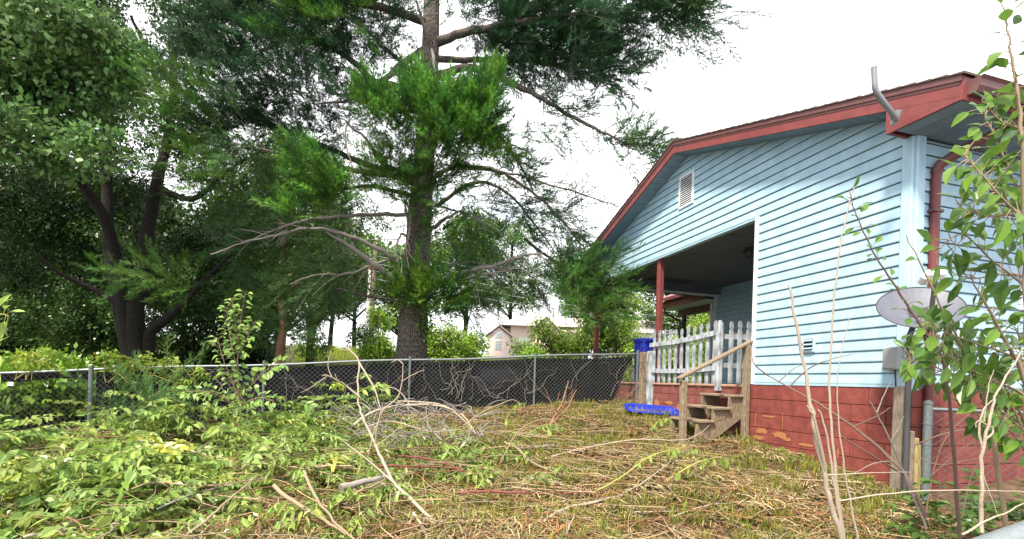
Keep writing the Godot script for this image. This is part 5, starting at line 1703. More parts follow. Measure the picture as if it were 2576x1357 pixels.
# ------------------------------------------------------------------ brush and litter on the ground
func brushy(x: float, z: float) -> float:      # how thickly cut greenery lies there, 0 to 1
	var e := smoothstep(-0.1, -1.5, x + 0.25 * sin(z * 1.7) + 0.06 * (z - 6.0))
	var patch := exp(-(pow((x + 0.5) / 1.0, 2) + pow((z - 6.3) / 1.1, 2)))
	var strip := 1.0 - 0.75 * exp(-pow((z - 4.35) / 0.45, 2)) * smoothstep(-3.4, -2.4, x)
	return clampf(maxf(e, patch * 0.9) * strip, 0.0, 1.0) * (1.0 - smoothstep(-1.2, -0.2, z - fence_z(x)))

func sprig(n: int, ln: float, lw: float, ratio: float, hang: float, stem: Color) -> ArrayMesh:
	var q := MB.new()
	var pts := smooth([Vector3.ZERO, Vector3(jit(0.05), 0.04, ln * 0.4), Vector3(jit(0.08), 0.03, ln * 0.75), Vector3(jit(0.1), -0.04, ln)], 3)
	q.col = stem
	q.tube(pts, taper(pts.size(), 0.006, 0.002), 4, false)
	for k in n:
		var t := 0.12 + 0.88 * k / float(n)
		var i := int(t * (pts.size() - 1))
		var p: Vector3 = pts[i]
		var s := -1.0 if k % 2 else 1.0
		var d := Vector3(s * rng.randf_range(0.6, 1.0), rng.randf_range(-0.2, 0.5) - hang, rng.randf_range(0.1, 0.9)).normalized()
		q.col = Color(rng.randf_range(0.8, 1.2), 1, rng.randf_range(0.7, 1.2)) * rng.randf_range(0.6, 1.3)
		q.leaf(p + d * 0.015, d, (Vector3.UP + rand_dir() * 0.6).normalized(), lw * rng.randf_range(0.5, 1.25), lw * ratio * rng.randf_range(0.7, 1.15), rng.randf_range(0.2, 0.8), rng.randf_range(0.15, 0.65))
	return q.mesh()

func litter() -> void:
	# matted straw
	var q := MB.new()
	for k in 10:
		var c := Vector3(jit(0.16), rng.randf_range(0.0, 0.035), jit(0.16))
		var a := rng.randf_range(0, TAU)
		var d := Vector3(cos(a), jit(0.16), sin(a)) * rng.randf_range(0.02, 0.11)
		var s := Vector3(-sin(a), jit(0.3), cos(a)) * rng.randf_range(0.0018, 0.004)
		q.col = Color(1, 1, 1) * rng.randf_range(0.55, 1.45)
		var m := c + Vector3(jit(0.015), 0.012, jit(0.015))
		q.quad(c - d - s, c - d + s, m + s, m - s)
		q.quad(m - s, m + s, c + d + s * 0.5, c + d - s * 0.5)
	var straw := q.mesh()
	var where := []; var tints := []
	var base := Vector3(-1, ground_y(-1, 6.5), -6.5)
	var sn := FastNoiseLite.new()
	sn.seed = 8; sn.frequency = 0.8; sn.fractal_octaves = 3
	for k in 21000:
		var z := 3.6 + 6.8 * pow(rng.randf(), 1.25)
		var x := rng.randf_range(-1.08, 0.86) * z
		if z > fence_z(x) + 0.5: continue
		if x > 3.2 and x > 4.0 - 0.29 * (z - 5.0): continue
		var b := brushy(x, z)
		if rng.randf() < b * 0.4: continue
		if sn.get_noise_2d(x, z) < -0.22 + 0.1 * rng.randf(): continue
		where.append(Transform3D(Basis(Vector3.UP, rng.randf_range(0, TAU)) * Basis(Vector3.RIGHT, jit(0.1)) * Basis.from_scale(Vector3.ONE * rng.randf_range(0.55, 1.6)), Vector3(x, ground_y(x, z) + 0.004 + 0.03 * maxf(0.0, sn.get_noise_2d(x, z)), -z) - base))
		var t := tint(Color(1.0, 0.95, 0.8) * (0.9 + 0.5 * sn.get_noise_2d(x * 1.7 + 9.0, z * 1.7)), 0.45)
		if rng.randf() < 0.2: t = tint(Color(0.75, 0.42, 0.25), 0.3)
		tints.append(t)
	var o := thing("straw_litter", "matted tan straw and dry stalks covering the yard", "straw", base)
	scatter("straw", straw, M.straw, where, tints, o)
	o.set_meta("kind", "stuff")
	# short grass between
	where = []; tints = []
	var nf := FastNoiseLite.new()
	nf.seed = 12; nf.frequency = 0.9
	for k in 10500:
		var z := 3.7 + 6.6 * rng.randf()
		var x := rng.randf_range(-1.05, 0.86) * z
		if z > fence_z(x) + 0.3: continue
		if x > 4.0 - 0.29 * (z - 5.0): continue
		if nf.get_noise_2d(x, z) + rng.randf() * 0.5 < 0.12: continue
		where.append(Transform3D(Basis(Vector3.UP, rng.randf_range(0, TAU)) * Basis.from_scale(Vector3.ONE * rng.randf_range(0.5, 1.1)) , Vector3(x, ground_y(x, z), -z) - base))
		tints.append(tint(Color(1.1, 0.95, 0.75), 0.45))
	o = thing("short_grass", "short yellowish green grass growing through the straw", "grass", base)
	scatter("grass", K.tuft, M.grass_blade, where, tints, o)
	o.set_meta("kind", "stuff")
	# broken dead leaves
	q = MB.new()
	for k in 5:
		q.col = Color(rng.randf_range(0.8, 1.2), 1, 1) * rng.randf_range(0.5, 1.3)
		q.leaf(Vector3(jit(0.14), 0.015 + jit(0.01), jit(0.14)), Vector3(jit(1), jit(0.4), jit(1)).normalized(), Vector3(jit(0.5), 1, jit(0.5)).normalized(), rng.randf_range(0.03, 0.08), rng.randf_range(0.02, 0.04), rng.randf_range(0.3, 1.0), rng.randf_range(0.2, 0.9))
	var dead := q.mesh()
	where = []; tints = []
	for k in 2600:
		var z := 3.8 + 6.4 * rng.randf()
		var x := rng.randf_range(-1.05, 0.84) * z
		if z > fence_z(x) - 0.1 or x > 3.6 - 0.29 * (z - 5.0): continue
		where.append(Transform3D(Basis(Vector3.UP, rng.randf_range(0, TAU)) * Basis.from_scale(Vector3.ONE * rng.randf_range(0.6, 1.4)), Vector3(x, ground_y(x, z) + 0.01, -z) - base))
		tints.append(tint([Color(0.5, 0.32, 0.25), Color(0.9, 0.7, 0.5), Color(0.6, 0.75, 0.3)][k % 3], 0.35))
	o = thing("dead_leaves", "scattered curled dead leaves over the straw", "leaves", base)
	scatter("leaves", dead, M.straw, where, tints, o)
	o.set_meta("kind", "stuff")
	# loose small sticks
	q = MB.new()
	var p := smooth([Vector3(0, 0, -0.5), Vector3(0.02, 0.015, -0.1), Vector3(-0.02, 0.02, 0.25), Vector3(0.02, 0.0, 0.5)], 3)
	q.tube(p, taper(p.size(), 0.006, 0.003), 5, false)
	where = []; tints = []
	for k in 1500:
		var z := 3.8 + 6.0 * rng.randf()
		var x := rng.randf_range(-1.05, 0.84) * z
		if z > fence_z(x) - 0.2 or x > 3.3 - 0.29 * (z - 5.0): continue
		var h := brushy(x, z) * 0.28
		var sc := rng.randf_range(0.25, 1.1)
		where.append(Transform3D(Basis(Vector3.UP, rng.randf_range(0, TAU)) * Basis(Vector3.RIGHT, jit(0.16)) * Basis.from_scale(Vector3(1.0, 1.0, sc)), Vector3(x, ground_y(x, z) + 0.02 + h * rng.randf() + 0.05 * sc, -z) - base))
		tints.append(tint([Color(1, 1, 1), Color(0.8, 0.55, 0.45), Color(1.3, 1.25, 1.15)][k % 3], 0.25))
	o = thing("stick_litter", "small loose dry sticks strewn over the yard", "sticks", base)
	scatter("sticks", q.mesh(), M.tan_stick, where, tints, o)
	o.set_meta("kind", "stuff")

func brush() -> void:
	var stem := Color(1.5, 0.9, 1.6)
	var round_a := sprig(15, 0.6, 0.104, 0.74, 0.1, stem)
	var round_b := sprig(12, 0.45, 0.10, 0.70, 0.3, stem)
	var slim := sprig(17, 0.6, 0.11, 0.32, 0.7, stem)
	var base := Vector3(-3, ground_y(-3, 6), -6)
	var put := [[], [], []]; var tin := [[], [], []]
	for k in 5200:
		var z := 3.7 + 6.0 * rng.randf()
		var x := rng.randf_range(-1.12, 0.2) * z
		var b := brushy(x, z)
		if rng.randf() > b * b * (0.6 + 0.5 * sin(x * 3.1 + z) * sin(z * 3.7 - x)): continue
		var left := smoothstep(-1.6, -3.2, x - 0.3 * (z - 6.0))
		var h := (0.10 + 0.40 * left) * b * (0.75 + 0.6 * sin(x * 2.3 + 1.0) * sin(z * 2.9 + x)) * (1.0 + 0.5 * smoothstep(5.2, 6.6, z + 0.3 * x + 0.9))
		var u := rng.randf()
		var g := Transform3D(Basis(Vector3.UP, rng.randf_range(0, TAU)) * Basis(Vector3.RIGHT, jit(0.35)) * Basis(Vector3(0, 0, 1), jit(0.5)) * Basis.from_scale(Vector3.ONE * rng.randf_range(0.65, 1.15)), Vector3(x, ground_y(x, z) + 0.03 + h * u, -z) - base)
		var kind := 2 if rng.randf() > left * 0.65 + 0.1 else (k % 2)
		put[kind].append(g)
		var t := tint(Color(1.0, 1.0, 1.0), 0.25)
		if kind == 2: t = tint(Color(0.95, 0.95, 0.9), 0.3)
		if rng.randf() < 0.06: t = tint(Color(1.45, 1.2, 0.8), 0.2)
		tin[kind].append(t)
	var o := thing("cut_brush", "cut leafy brush heaped over the left half of the yard", "brush", base)
	scatter("leaves", round_a, M.leaf, put[0], tin[0], o)
	scatter("leaves", round_b, M.leaf, put[1], tin[1], o)
	scatter("leaves", slim, M.leaf, put[2], tin[2], o)
	o.set_meta("kind", "stuff")
	# a fresh pine bough thrown on top, by the fence
	var pb := at_point(330, 1060, 7.3); pb.y = ground_y(pb.x, 7.3)
	var t := thing("cut_pine_bough", "cut pine bough with pale needles leaning on the fence cloth", "pine bough", pb)
	var q := MB.new()
	var w := smooth([at_point(250, 1085, 6.8) - pb, at_point(310, 1045, 6.9) - pb, at_point(370, 1005, 7.0) - pb, at_point(420, 975, 7.1) - pb], 4)
	q.tube(w, taper(w.size(), 0.02, 0.006), 6)
	part("branch", q, M.tan_stick, t)
	var wh := []; var ti := []
	for k in 34:
		var i := rng.randi_range(1, w.size() - 2)
		var d: Vector3 = ((w[i + 1] - w[i]).normalized() + rand_dir() * 1.1 + Vector3(0.1, -0.15, 0.3)).normalized()
		wh.append(Transform3D(facing(d, jit(1.0)) * Basis.from_scale(Vector3.ONE * rng.randf_range(0.7, 1.1)), w[i]))
		ti.append(tint(Color(1.5, 1.4, 1.2), 0.25))
	scatter("needles", K.spray_long, M.needle, wh, ti, t)
	# bright vine hanging over the top rail
	for e in [[310, 915, 42, "bright green vine spilling over the fence top near the corner post"], [405, 915, 24, "small bright vine on the fence top left of the leafy sapling"], [90, 905, 40, "yellow green vine along the far left fence rail"], [470, 945, 30, "light green creeper on the fence wire beside the sapling"]]:
		var z: float = 7.9
		var c := at_point(e[0], e[1], z)
		z = fence_z(c.x) - 0.05
		c = at_point(e[0], e[1], z)
		var bb := Vector3(c.x, ground_y(c.x, z), c.z)
		t = thing("vine", e[3], "vine", bb)
		q = MB.new()
		for k in 5:
			q.tube(smooth([c - bb + Vector3(jit(0.3), -0.3, 0.02), c - bb + Vector3(jit(0.3), -0.12, 0.03), c - bb + Vector3(jit(0.3), 0.08 + jit(0.1), 0.03), c - bb + Vector3(jit(0.45), -0.1, 0.07)], 3), taper(10, 0.007, 0.003), 4, false)
		part("stems", q, M.green_stem, t)
		wh = []; ti = []
		for k in e[2]:
			wh.append(Transform3D(Basis(rand_dir(), rng.randf_range(0, TAU)) * Basis.from_scale(Vector3.ONE * rng.randf_range(0.4, 0.75)), c - bb + Vector3(jit(0.32), jit(0.12), jit(0.06))))
			ti.append(tint(Color(1.0, 1.0, 0.6), 0.3))
		scatter("leaves", sprig(8, 0.25, 0.09, 0.8, 0.2, stem), M.leaf, wh, ti, t)

func leaf_set(called: String, ln: float, ratio: float, tints: Array) -> Array:
	var out := []
	for c in tints:
		for k in 2: out.append(leaf_mesh(ln * (0.85 + 0.3 * k), ln * ratio, c, 0.25 + 0.2 * k, 0.12 + 0.2 * k))
	return out

func put_leaf(t: Node3D, set: Array, m: Material, at: Vector3, d: Vector3, up: Vector3, sc: float) -> void:
	var o := part("leaf", set[rng.randi_range(0, set.size() - 1)], m, t)
	var z := d.normalized()
	var x := up.cross(z).normalized()
	o.transform = Transform3D(Basis(x, z.cross(x), z) * Basis.from_scale(Vector3.ONE * sc), at)

func leafy_stem(t: Node3D, pts: Array, r0: float, n: int, set: Array, lm: Material, sm: Material, from := 0.1, spread := 0.0) -> void:
	var w := []
	for p in pts: w.append(at_point(p[0], p[1], p[2]) - t.position)
	var s := smooth(w, 5, r0 * 0.3)
	var q := MB.new()
	q.tube(s, taper(s.size(), r0, 0.0018), 6)
	var plain := []
	for k in n:
		var f := from + (1.0 - from) * (k + rng.randf() * 0.7) / n
		var i := mini(int(f * (s.size() - 1)), s.size() - 2)
		var p: Vector3 = s[i].lerp(s[i + 1], rng.randf())
		var d: Vector3 = (s[i + 1] - s[i]).normalized()
		var side := d.cross(Vector3(0, 0.3, 1)).normalized() * (1.0 if k % 2 else -1.0)
		var e := (side + d * 0.5 + rand_dir() * 0.55 + Vector3(0, 0.05, 0.15)).normalized()
		var l := spread * rng.randf_range(0.2, 1.0) + 0.012
		q.tube([p, p + e * l], [0.0022, 0.0014], 4, false)
		plain.append([p + e * l, (e + Vector3(0, -0.25, 0) + rand_dir() * 0.35).normalized()])
	part("stem", q, sm, t)
	for a in plain:
		put_leaf(t, set, lm, a[0], a[1], (Vector3(0, 0.9, 0.45) + rand_dir() * 0.55).normalized(), rng.randf_range(0.65, 1.15))

func near_plants() -> void:
	# leafy sapling in front of the fence
	var sp := at_point(606, 1052, 6.9); sp.y = ground_y(sp.x, 6.9)
	var t := thing("sapling", "slender leafy sapling rising above the fence left of centre", "sapling", sp)
	var set := leaf_set("leaf", 0.092, 0.70, [Color(0.9, 0.95, 1.0), Color(1.25, 1.15, 1.0), Color(0.65, 0.8, 0.8)])
	leafy_stem(t, [[608, 1070, 6.9], [602, 1000, 6.9], [598, 930, 6.9], [600, 860, 6.85], [606, 800, 6.85], [618, 735, 6.8]], 0.014, 52, set, M.leaf, M.tan_stick, 0.1, 0.07)
	leafy_stem(t, [[604, 1010, 6.9], [580, 950, 6.8], [560, 900, 6.7], [548, 850, 6.7]], 0.008, 40, set, M.leaf, M.tan_stick, 0.15, 0.09)
	leafy_stem(t, [[608, 1000, 6.9], [640, 960, 6.8], [670, 930, 6.8], [706, 915, 6.75]], 0.008, 38, set, M.leaf, M.tan_stick, 0.2, 0.06)
	leafy_stem(t, [[602, 950, 6.9], [585, 880, 6.8], [575, 820, 6.8], [570, 770, 6.8]], 0.007, 40, set, M.leaf, M.tan_stick, 0.2, 0.06)
	leafy_stem(t, [[600, 900, 6.9], [622, 850, 6.8], [640, 810, 6.8]], 0.006, 28, set, M.leaf, M.tan_stick, 0.1, 0.05)
	leafy_stem(t, [[606, 1030, 6.9], [560, 1000, 6.7], [520, 985, 6.6], [470, 985, 6.6]], 0.008, 36, set, M.leaf, M.tan_stick, 0.2, 0.07)
	leafy_stem(t, [[606, 1020, 6.9], [650, 1000, 6.7], [690, 1010, 6.6]], 0.007, 24, set, M.leaf, M.tan_stick, 0.2, 0.06)
	leafy_stem(t, [[600, 860, 6.85], [590, 800, 6.8], [584, 750, 6.8]], 0.005, 22, set, M.leaf, M.tan_stick, 0.2, 0.05)
	# shrub that leans in at the right edge, close to the camera
	var bp := Vector3(2.35, ground_y(2.35, 2.0), -2.0)
	t = thing("leafy_shrub", "glossy leaved shrub leaning in along the right edge near the camera", "shrub", bp)
	set = leaf_set("leaf", 0.086, 0.50, [Color(0.9, 0.95, 1.0), Color(1.3, 1.2, 0.9), Color(0.6, 0.7, 0.9)])
	var G: Material = M.glossy_leaf
	var B: Material = M.tan_stick
	leafy_stem(t, [[2720, 1600, 2.0], [2660, 1200, 1.95], [2590, 900, 1.9], [2578, 600, 1.85], [2572, 380, 1.8], [2560, 240, 1.8], [2548, 165, 1.8], [2537, 90, 1.8], [2528, 28, 1.8]], 0.012, 18, set, G, B, 0.55, 0.03)
	leafy_stem(t, [[2640, 640, 1.85], [2590, 560, 1.85], [2520, 500, 1.8], [2470, 440, 1.8], [2420, 385, 1.8]], 0.006, 34, set, G, B, 0.1, 0.05)
	leafy_stem(t, [[2640, 400, 1.85], [2570, 330, 1.85], [2510, 300, 1.85], [2470, 250, 1.85]], 0.005, 20, set, G, B, 0.1, 0.05)
	leafy_stem(t, [[2660, 620, 1.9], [2560, 545, 1.9], [2480, 545, 1.9], [2410, 520, 1.9]], 0.005, 28, set, G, B, 0.1, 0.05)
	leafy_stem(t, [[2680, 820, 1.95], [2580, 720, 1.95], [2500, 660, 1.95], [2420, 590, 1.95], [2350, 640, 1.95]], 0.005, 28, set, G, B, 0.2, 0.05)
	leafy_stem(t, [[2700, 1080, 2.1], [2560, 985, 2.1], [2440, 930, 2.1], [2330, 850, 2.1]], 0.007, 34, set, G, B, 0.15, 0.06)
	leafy_stem(t, [[2700, 960, 2.1], [2560, 900, 2.1], [2440, 860, 2.1], [2330, 815, 2.1]], 0.006, 30, set, G, B, 0.15, 0.06)
	leafy_stem(t, [[2700, 1040, 2.2], [2560, 940, 2.2], [2460, 970, 2.2], [2370, 930, 2.2], [2280, 900, 2.2]], 0.006, 30, set, G, B, 0.2, 0.06)
	leafy_stem(t, [[2700, 1260, 2.1], [2600, 1120, 2.1], [2540, 1050, 2.1], [2470, 1010, 2.1]], 0.006, 32, set, G, B, 0.1, 0.06)
	leafy_stem(t, [[2720, 1400, 2.1], [2580, 960, 2.05], [2535, 870, 2.0], [2480, 770, 1.95], [2440, 690, 1.95]], 0.011, 8, set, G, B, 0.5, 0.04)
	bp = Vector3(2.5, ground_y(2.5, 2.2), -2.2)
	t = thing("leafy_shrub", "upper leafy branches crowding the view before the dark eave and downspout", "shrub", bp)
	leafy_stem(t, [[2720, 1300, 2.2], [2640, 800, 2.15], [2590, 560, 2.1], [2540, 430, 2.1], [2500, 340, 2.1], [2470, 270, 2.1]], 0.009, 26, set, G, B, 0.45, 0.07)
	leafy_stem(t, [[2660, 900, 2.15], [2600, 640, 2.1], [2540, 520, 2.1], [2480, 470, 2.1], [2430, 450, 2.1]], 0.007, 26, set, G, B, 0.4, 0.07)
	leafy_stem(t, [[2640, 780, 2.15], [2580, 700, 2.1], [2520, 690, 2.1], [2450, 700, 2.1], [2400, 690, 2.1]], 0.006, 20, set, G, B, 0.3, 0.06)
	leafy_stem(t, [[2680, 1000, 2.15], [2610, 480, 2.1], [2580, 400, 2.1], [2560, 330, 2.1]], 0.007, 26, set, G, B, 0.6, 0.07)
	bp = Vector3(2.75, ground_y(2.75, 2.7), -2.7)
	t = thing("leafy_shrub", "dense lower shrub spreading in front of the satellite dish foot", "shrub", bp)
	set = leaf_set("leaf", 0.086, 0.52, [Color(0.9, 0.95, 1.0), Color(1.25, 1.2, 0.9), Color(0.6, 0.7, 0.9)])
	leafy_stem(t, [[2640, 1300, 2.7], [2560, 1050, 2.6], [2460, 930, 2.55], [2370, 870, 2.5], [2310, 830, 2.5]], 0.008, 44, set, G, B, 0.3, 0.08)
	leafy_stem(t, [[2640, 1200, 2.7], [2540, 990, 2.6], [2450, 900, 2.6], [2380, 850, 2.6]], 0.007, 42, set, G, B, 0.3, 0.08)
	leafy_stem(t, [[2640, 1150, 2.7], [2580, 960, 2.6], [2520, 840, 2.6], [2490, 780, 2.6]], 0.007, 36, set, G, B, 0.3, 0.08)
	leafy_stem(t, [[2640, 1250, 2.7], [2560, 1060, 2.7], [2450, 960, 2.7], [2350, 930, 2.7], [2285, 905, 2.7]], 0.007, 46, set, G, B, 0.3, 0.08)
	leafy_stem(t, [[2660, 1350, 2.7], [2580, 1140, 2.7], [2520, 1070, 2.7], [2440, 1040, 2.7]], 0.007, 40, set, G, B, 0.3, 0.08)
	leafy_stem(t, [[2660, 1250, 2.6], [2600, 1020, 2.6], [2570, 900, 2.6], [2560, 820, 2.6]], 0.007, 34, set, G, B, 0.3, 0.08)
	# slim shoot with hanging leaves in front of the siding
	var s2 := at_point(2395, 1330, 2.5); s2.y = ground_y(s2.x, 2.5)
	t = thing("young_shoot", "slim dark shoot with scattered leaves in front of the siding", "shoot", s2)
	set = leaf_set("leaf", 0.062, 0.5, [Color(1.0, 1.0, 1.0), Color(1.35, 1.2, 0.9), Color(0.65, 0.75, 0.9)])
	leafy_stem(t, [[2420, 1420, 2.5], [2400, 1150, 2.5], [2375, 920, 2.45], [2330, 840, 2.4], [2290, 780, 2.4], [2245, 710, 2.4], [2195, 630, 2.4], [2158, 550, 2.4], [2135, 478, 2.4]], 0.009, 30, set, G, M.twig, 0.42, 0.035)
	# bare tan shoot crossing it
	s2 = at_point(2520, 1330, 2.3); s2.y = ground_y(s2.x, 2.3)
	t = thing("bare_shoot", "smooth tan bare shoot crossing in front of the satellite dish", "shoot", s2)
	leafy_stem(t, [[2540, 1420, 2.3], [2490, 1050, 2.3], [2450, 930, 2.3], [2400, 835, 2.3], [2340, 715, 2.3], [2280, 592, 2.3]], 0.011, 5, set, G, M.tan_stick, 0.3, 0.03)
	# few leaves poking in at the left edge
	s2 = Vector3(-2.9, ground_y(-2.9, 2.6), -2.6)
	t = thing("edge_plant", "yellow green pointed leaves poking in at the left picture edge", "plant", s2)
	set = leaf_set("leaf", 0.10, 0.36, [Color(1.6, 1.4, 0.9), Color(1.3, 1.2, 0.8)])
	leafy_stem(t, [[-160, 1500, 2.6], [-120, 1000, 2.55], [-60, 820, 2.5], [-10, 790, 2.5], [22, 795, 2.5]], 0.008, 12, set, M.leaf, M.green_stem, 0.55, 0.02)
	leafy_stem(t, [[-150, 1400, 2.6], [-90, 960, 2.55], [-40, 900, 2.5], [-5, 890, 2.5]], 0.007, 12, set, M.leaf, M.green_stem, 0.55, 0.02)

func stick(label: String, pts: Array, r0: float, m: Material, called := "fallen_branch", category := "branch", r1 := -1.0, group := "") -> Node3D:
	# pts: [x, y, lift above the ground]
	var w := []
	r0 *= 1.2
	for p in pts: w.append(on_ground(p[0], p[1], p[2] + 0.03 + 0.16 * brushy(on_ground(p[0], p[1]).x, -on_ground(p[0], p[1]).z)))
	var t := thing(called, label, category, Vector3(w[0].x, w[0].y, w[0].z), group)
	var l := []
	for p in w: l.append(p - t.position)
	var s := smooth(l, 4, minf(r0 * 0.6, 0.007))
	var q := MB.new()
	q.tube(s, taper(s.size(), r0, r1 if r1 > 0 else r0 * 0.55), 7)
	part("wood", q, m, t)
	for k in rng.randi_range(1, 3):
		var i := rng.randi_range(2, s.size() - 2)
		var d: Vector3 = (s[i + 1] - s[i]).normalized()
		var e := (d + rand_dir() * 0.9 + Vector3(0, 0.4, 0)).normalized()
		q = MB.new()
		q.tube(smooth([s[i], s[i] + e * 0.06, s[i] + e * rng.randf_range(0.1, 0.25) + Vector3(jit(0.04), 0.0, jit(0.04))], 3), taper(7, r0 * 0.45, 0.0015), 5, false)
		part("twig", q, m, t)
	return t

func bare_branch(label: String, rows: Array, m: Material, called := "bare_branch", category := "branch", fat := 1.35) -> void:
	# rows: [radius, [[x, y, depth] ...]]
	var f: Array = rows[0][1][0]
	var b := at_point(f[0], f[1], f[2])
	var t := thing(called, label, category, b)
	var first := true
	for r in rows:
		var w := []
		for p in r[1]: w.append(at_point(p[0], p[1], p[2]) - b)
		var s := smooth(w, 4, r[0] * 0.4)
		var q := MB.new()
		q.tube(s, taper(s.size(), r[0] * fat, r[0] * fat * 0.35), 7)
		part("stem" if first else "side_branch", q, m, t)
		first = false

func sticks() -> void:
	var BL: Material = M.bleached
	var TN: Material = M.tan_stick
	var RD: Material = M.red_stick
	bare_branch("tall pale forked dead branch standing out of the brush before the fence", [
		[0.017, [[1145, 1364, 4.45], [1070, 1290, 4.6], [997, 1220, 4.9], [965, 1165, 5.1], [945, 1117, 5.3], [918, 1060, 5.5], [902, 1014, 5.6], [901, 960, 5.7], [903, 911, 5.8], [880, 880, 5.85], [846, 853, 5.9]]],
		[0.010, [[997, 1220, 4.9], [928, 1160, 5.0], [863, 1110, 5.1]]],
		[0.009, [[903, 911, 5.8], [920, 940, 5.6], [937, 967, 5.5], [955, 1020, 5.4], [958, 1040, 5.4], [940, 1090, 5.3], [924, 1152, 5.2]]],
		[0.010, [[945, 1117, 5.3], [958, 1042, 5.2], [1000, 1000, 5.2], [1012, 960, 5.2], [1014, 915, 5.2]]],
		[0.006, [[1012, 960, 5.2], [1035, 945, 5.1], [1068, 930, 5.1]]],
		[0.006, [[1014, 915, 5.2], [1000, 905, 5.2], [985, 912, 5.2]]],
		[0.011, [[905, 1000, 5.6], [870, 970, 5.6], [825, 945, 5.5], [810, 945, 5.5]]],
		[0.006, [[825, 945, 5.5], [790, 970, 5.5], [756, 988, 5.5]]],
		[0.006, [[835, 950, 5.5], [826, 925, 5.5], [828, 900, 5.5], [835, 880, 5.5]]],
		[0.006, [[870, 970, 5.6], [850, 955, 5.5], [842, 940, 5.5]]],
		[0.007, [[950, 1120, 5.3], [1000, 1080, 5.2], [1010, 1055, 5.2]]],
		[0.005, [[880, 880, 5.85], [862, 880, 5.85], [843, 873, 5.85]]]], BL, "bare_branch", "branch", 1.1)
	bare_branch("arched dry cane looping over the brush right of the forked branch", [
		[0.010, [[890, 1070, 5.6], [930, 1040, 5.7], [988, 1024, 5.9], [1074, 1018, 6.0], [1130, 1028, 6.0], [1165, 1045, 5.9], [1197, 1092, 5.8]]],
		[0.007, [[1000, 1010, 6.1], [1060, 1012, 6.1], [1120, 1022, 6.1], [1170, 1060, 6.0], [1178, 1075, 6.0]]],
		[0.006, [[920, 1075, 5.6], [985, 1060, 5.7], [1080, 1085, 5.7], [1160, 1080, 5.7]]],
		[0.005, [[1030, 1018, 6.0], [1010, 990, 6.0], [985, 975, 6.0], [960, 985, 6.0]]]], BL, "bare_branch", "branch", 1.9)
	bare_branch("slender cane arching to the right with a few hanging leaves by the fence", [
		[0.007, [[1160, 1075, 6.6], [1210, 1040, 6.9], [1250, 1020, 7.1], [1290, 1006, 7.2], [1312, 1018, 7.2]]],
		[0.005, [[1250, 1180, 6.0], [1300, 1090, 6.4], [1345, 1060, 6.6], [1385, 1055, 6.6], [1410, 1080, 6.5]]]], TN, "bare_branch", "branch", 1.8)
	bare_branch("pinkish brown dead twiggy branch standing by the fence cloth", [
		[0.018, [[1385, 1068, 7.7], [1400, 1040, 7.7], [1418, 1005, 7.7], [1430, 958, 7.7]]],
		[0.012, [[1388, 1066, 7.7], [1425, 1030, 7.6], [1440, 1000, 7.6], [1450, 980, 7.6]]],
		[0.006, [[1400, 1040, 7.7], [1402, 1010, 7.6], [1408, 985, 7.6]]], [0.006, [[1410, 1025, 7.7], [1432, 1008, 7.6], [1441, 978, 7.6]]],
		[0.005, [[1392, 1050, 7.7], [1385, 1010, 7.7], [1364, 965, 7.7]]], [0.005, [[1395, 1055, 7.7], [1412, 1042, 7.6], [1428, 1035, 7.6]]], [0.005, [[1405, 1030, 7.7], [1420, 1020, 7.6], [1424, 985, 7.6]]], [0.004, [[1398, 1045, 7.7], [1388, 1030, 7.6], [1386, 1015, 7.6]]]], M.red_bark)
	# fine tangle of dry twigs in the middle
	var tb := on_ground(1040, 1110)
	var tt := thing("twig_tangle", "fine tangle of dry twigs heaped in the middle of the brush", "twigs", tb)
	var tq := MB.new()
	for k in 125:
		var c := at_point(rng.randf_range(880, 1230), rng.randf_range(1030, 1125), rng.randf_range(5.4, 6.9))
		c.y = maxf(c.y, ground_y(c.x, -c.z) + 0.04)
		var a := rng.randf_range(0, TAU)
		var l := rng.randf_range(0.2, 0.6)
		var d := Vector3(cos(a), rng.randf_range(-0.1, 0.5), sin(a) * 0.6) * l
		var w := smooth([c - tb, c - tb + d * 0.4 + Vector3(jit(0.05), 0.06, jit(0.05)), c - tb + d * 0.8 + Vector3(jit(0.08), 0.05, jit(0.05)), c - tb + d + Vector3(jit(0.1), -0.05, jit(0.1))], 3)
		tq.col = Color.WHITE * rng.randf_range(0.5, 1.3)
		tq.tube(w, taper(w.size(), rng.randf_range(0.005, 0.011), 0.002), 4, false)
	part("twigs", tq, M.dead_wood, tt)
	tt.set_meta("kind", "stuff")
	# on the ground
	stick("red barked stick lying level right of the forked branch", [[945, 1174, 0.10], [990, 1172, 0.09], [1031, 1174, 0.08], [1100, 1175, 0.06], [1160, 1178, 0.05]], 0.013, RD)
	stick("shorter red stick crossing just above the level red stick", [[1001, 1147, 0.10], [1040, 1150, 0.09], [1087, 1157, 0.08], [1130, 1172, 0.06], [1166, 1184, 0.05]], 0.012, RD)
	stick("long red stick lying alone on the straw in the middle", [[1152, 1238, 0.04], [1230, 1237, 0.04], [1332, 1241, 0.03], [1400, 1242, 0.03], [1482, 1237, 0.03]], 0.013, RD)
	stick("tan branch sloping down right from the leafy patch", [[1270, 1112, 0.06], [1310, 1135, 0.06], [1332, 1160, 0.05], [1380, 1182, 0.04], [1418, 1195, 0.04], [1475, 1212, 0.02]], 0.013, TN)
	stick("pale branch rising gently towards the foot of the steps", [[1388, 1148, 0.02], [1430, 1137, 0.03], [1483, 1126, 0.05], [1579, 1107, 0.10], [1650, 1106, 0.12], [1715, 1107, 0.13], [1760, 1090, 0.2], [1796, 1060, 0.25]], 0.011, BL, "fallen_branch", "branch", 0.004)
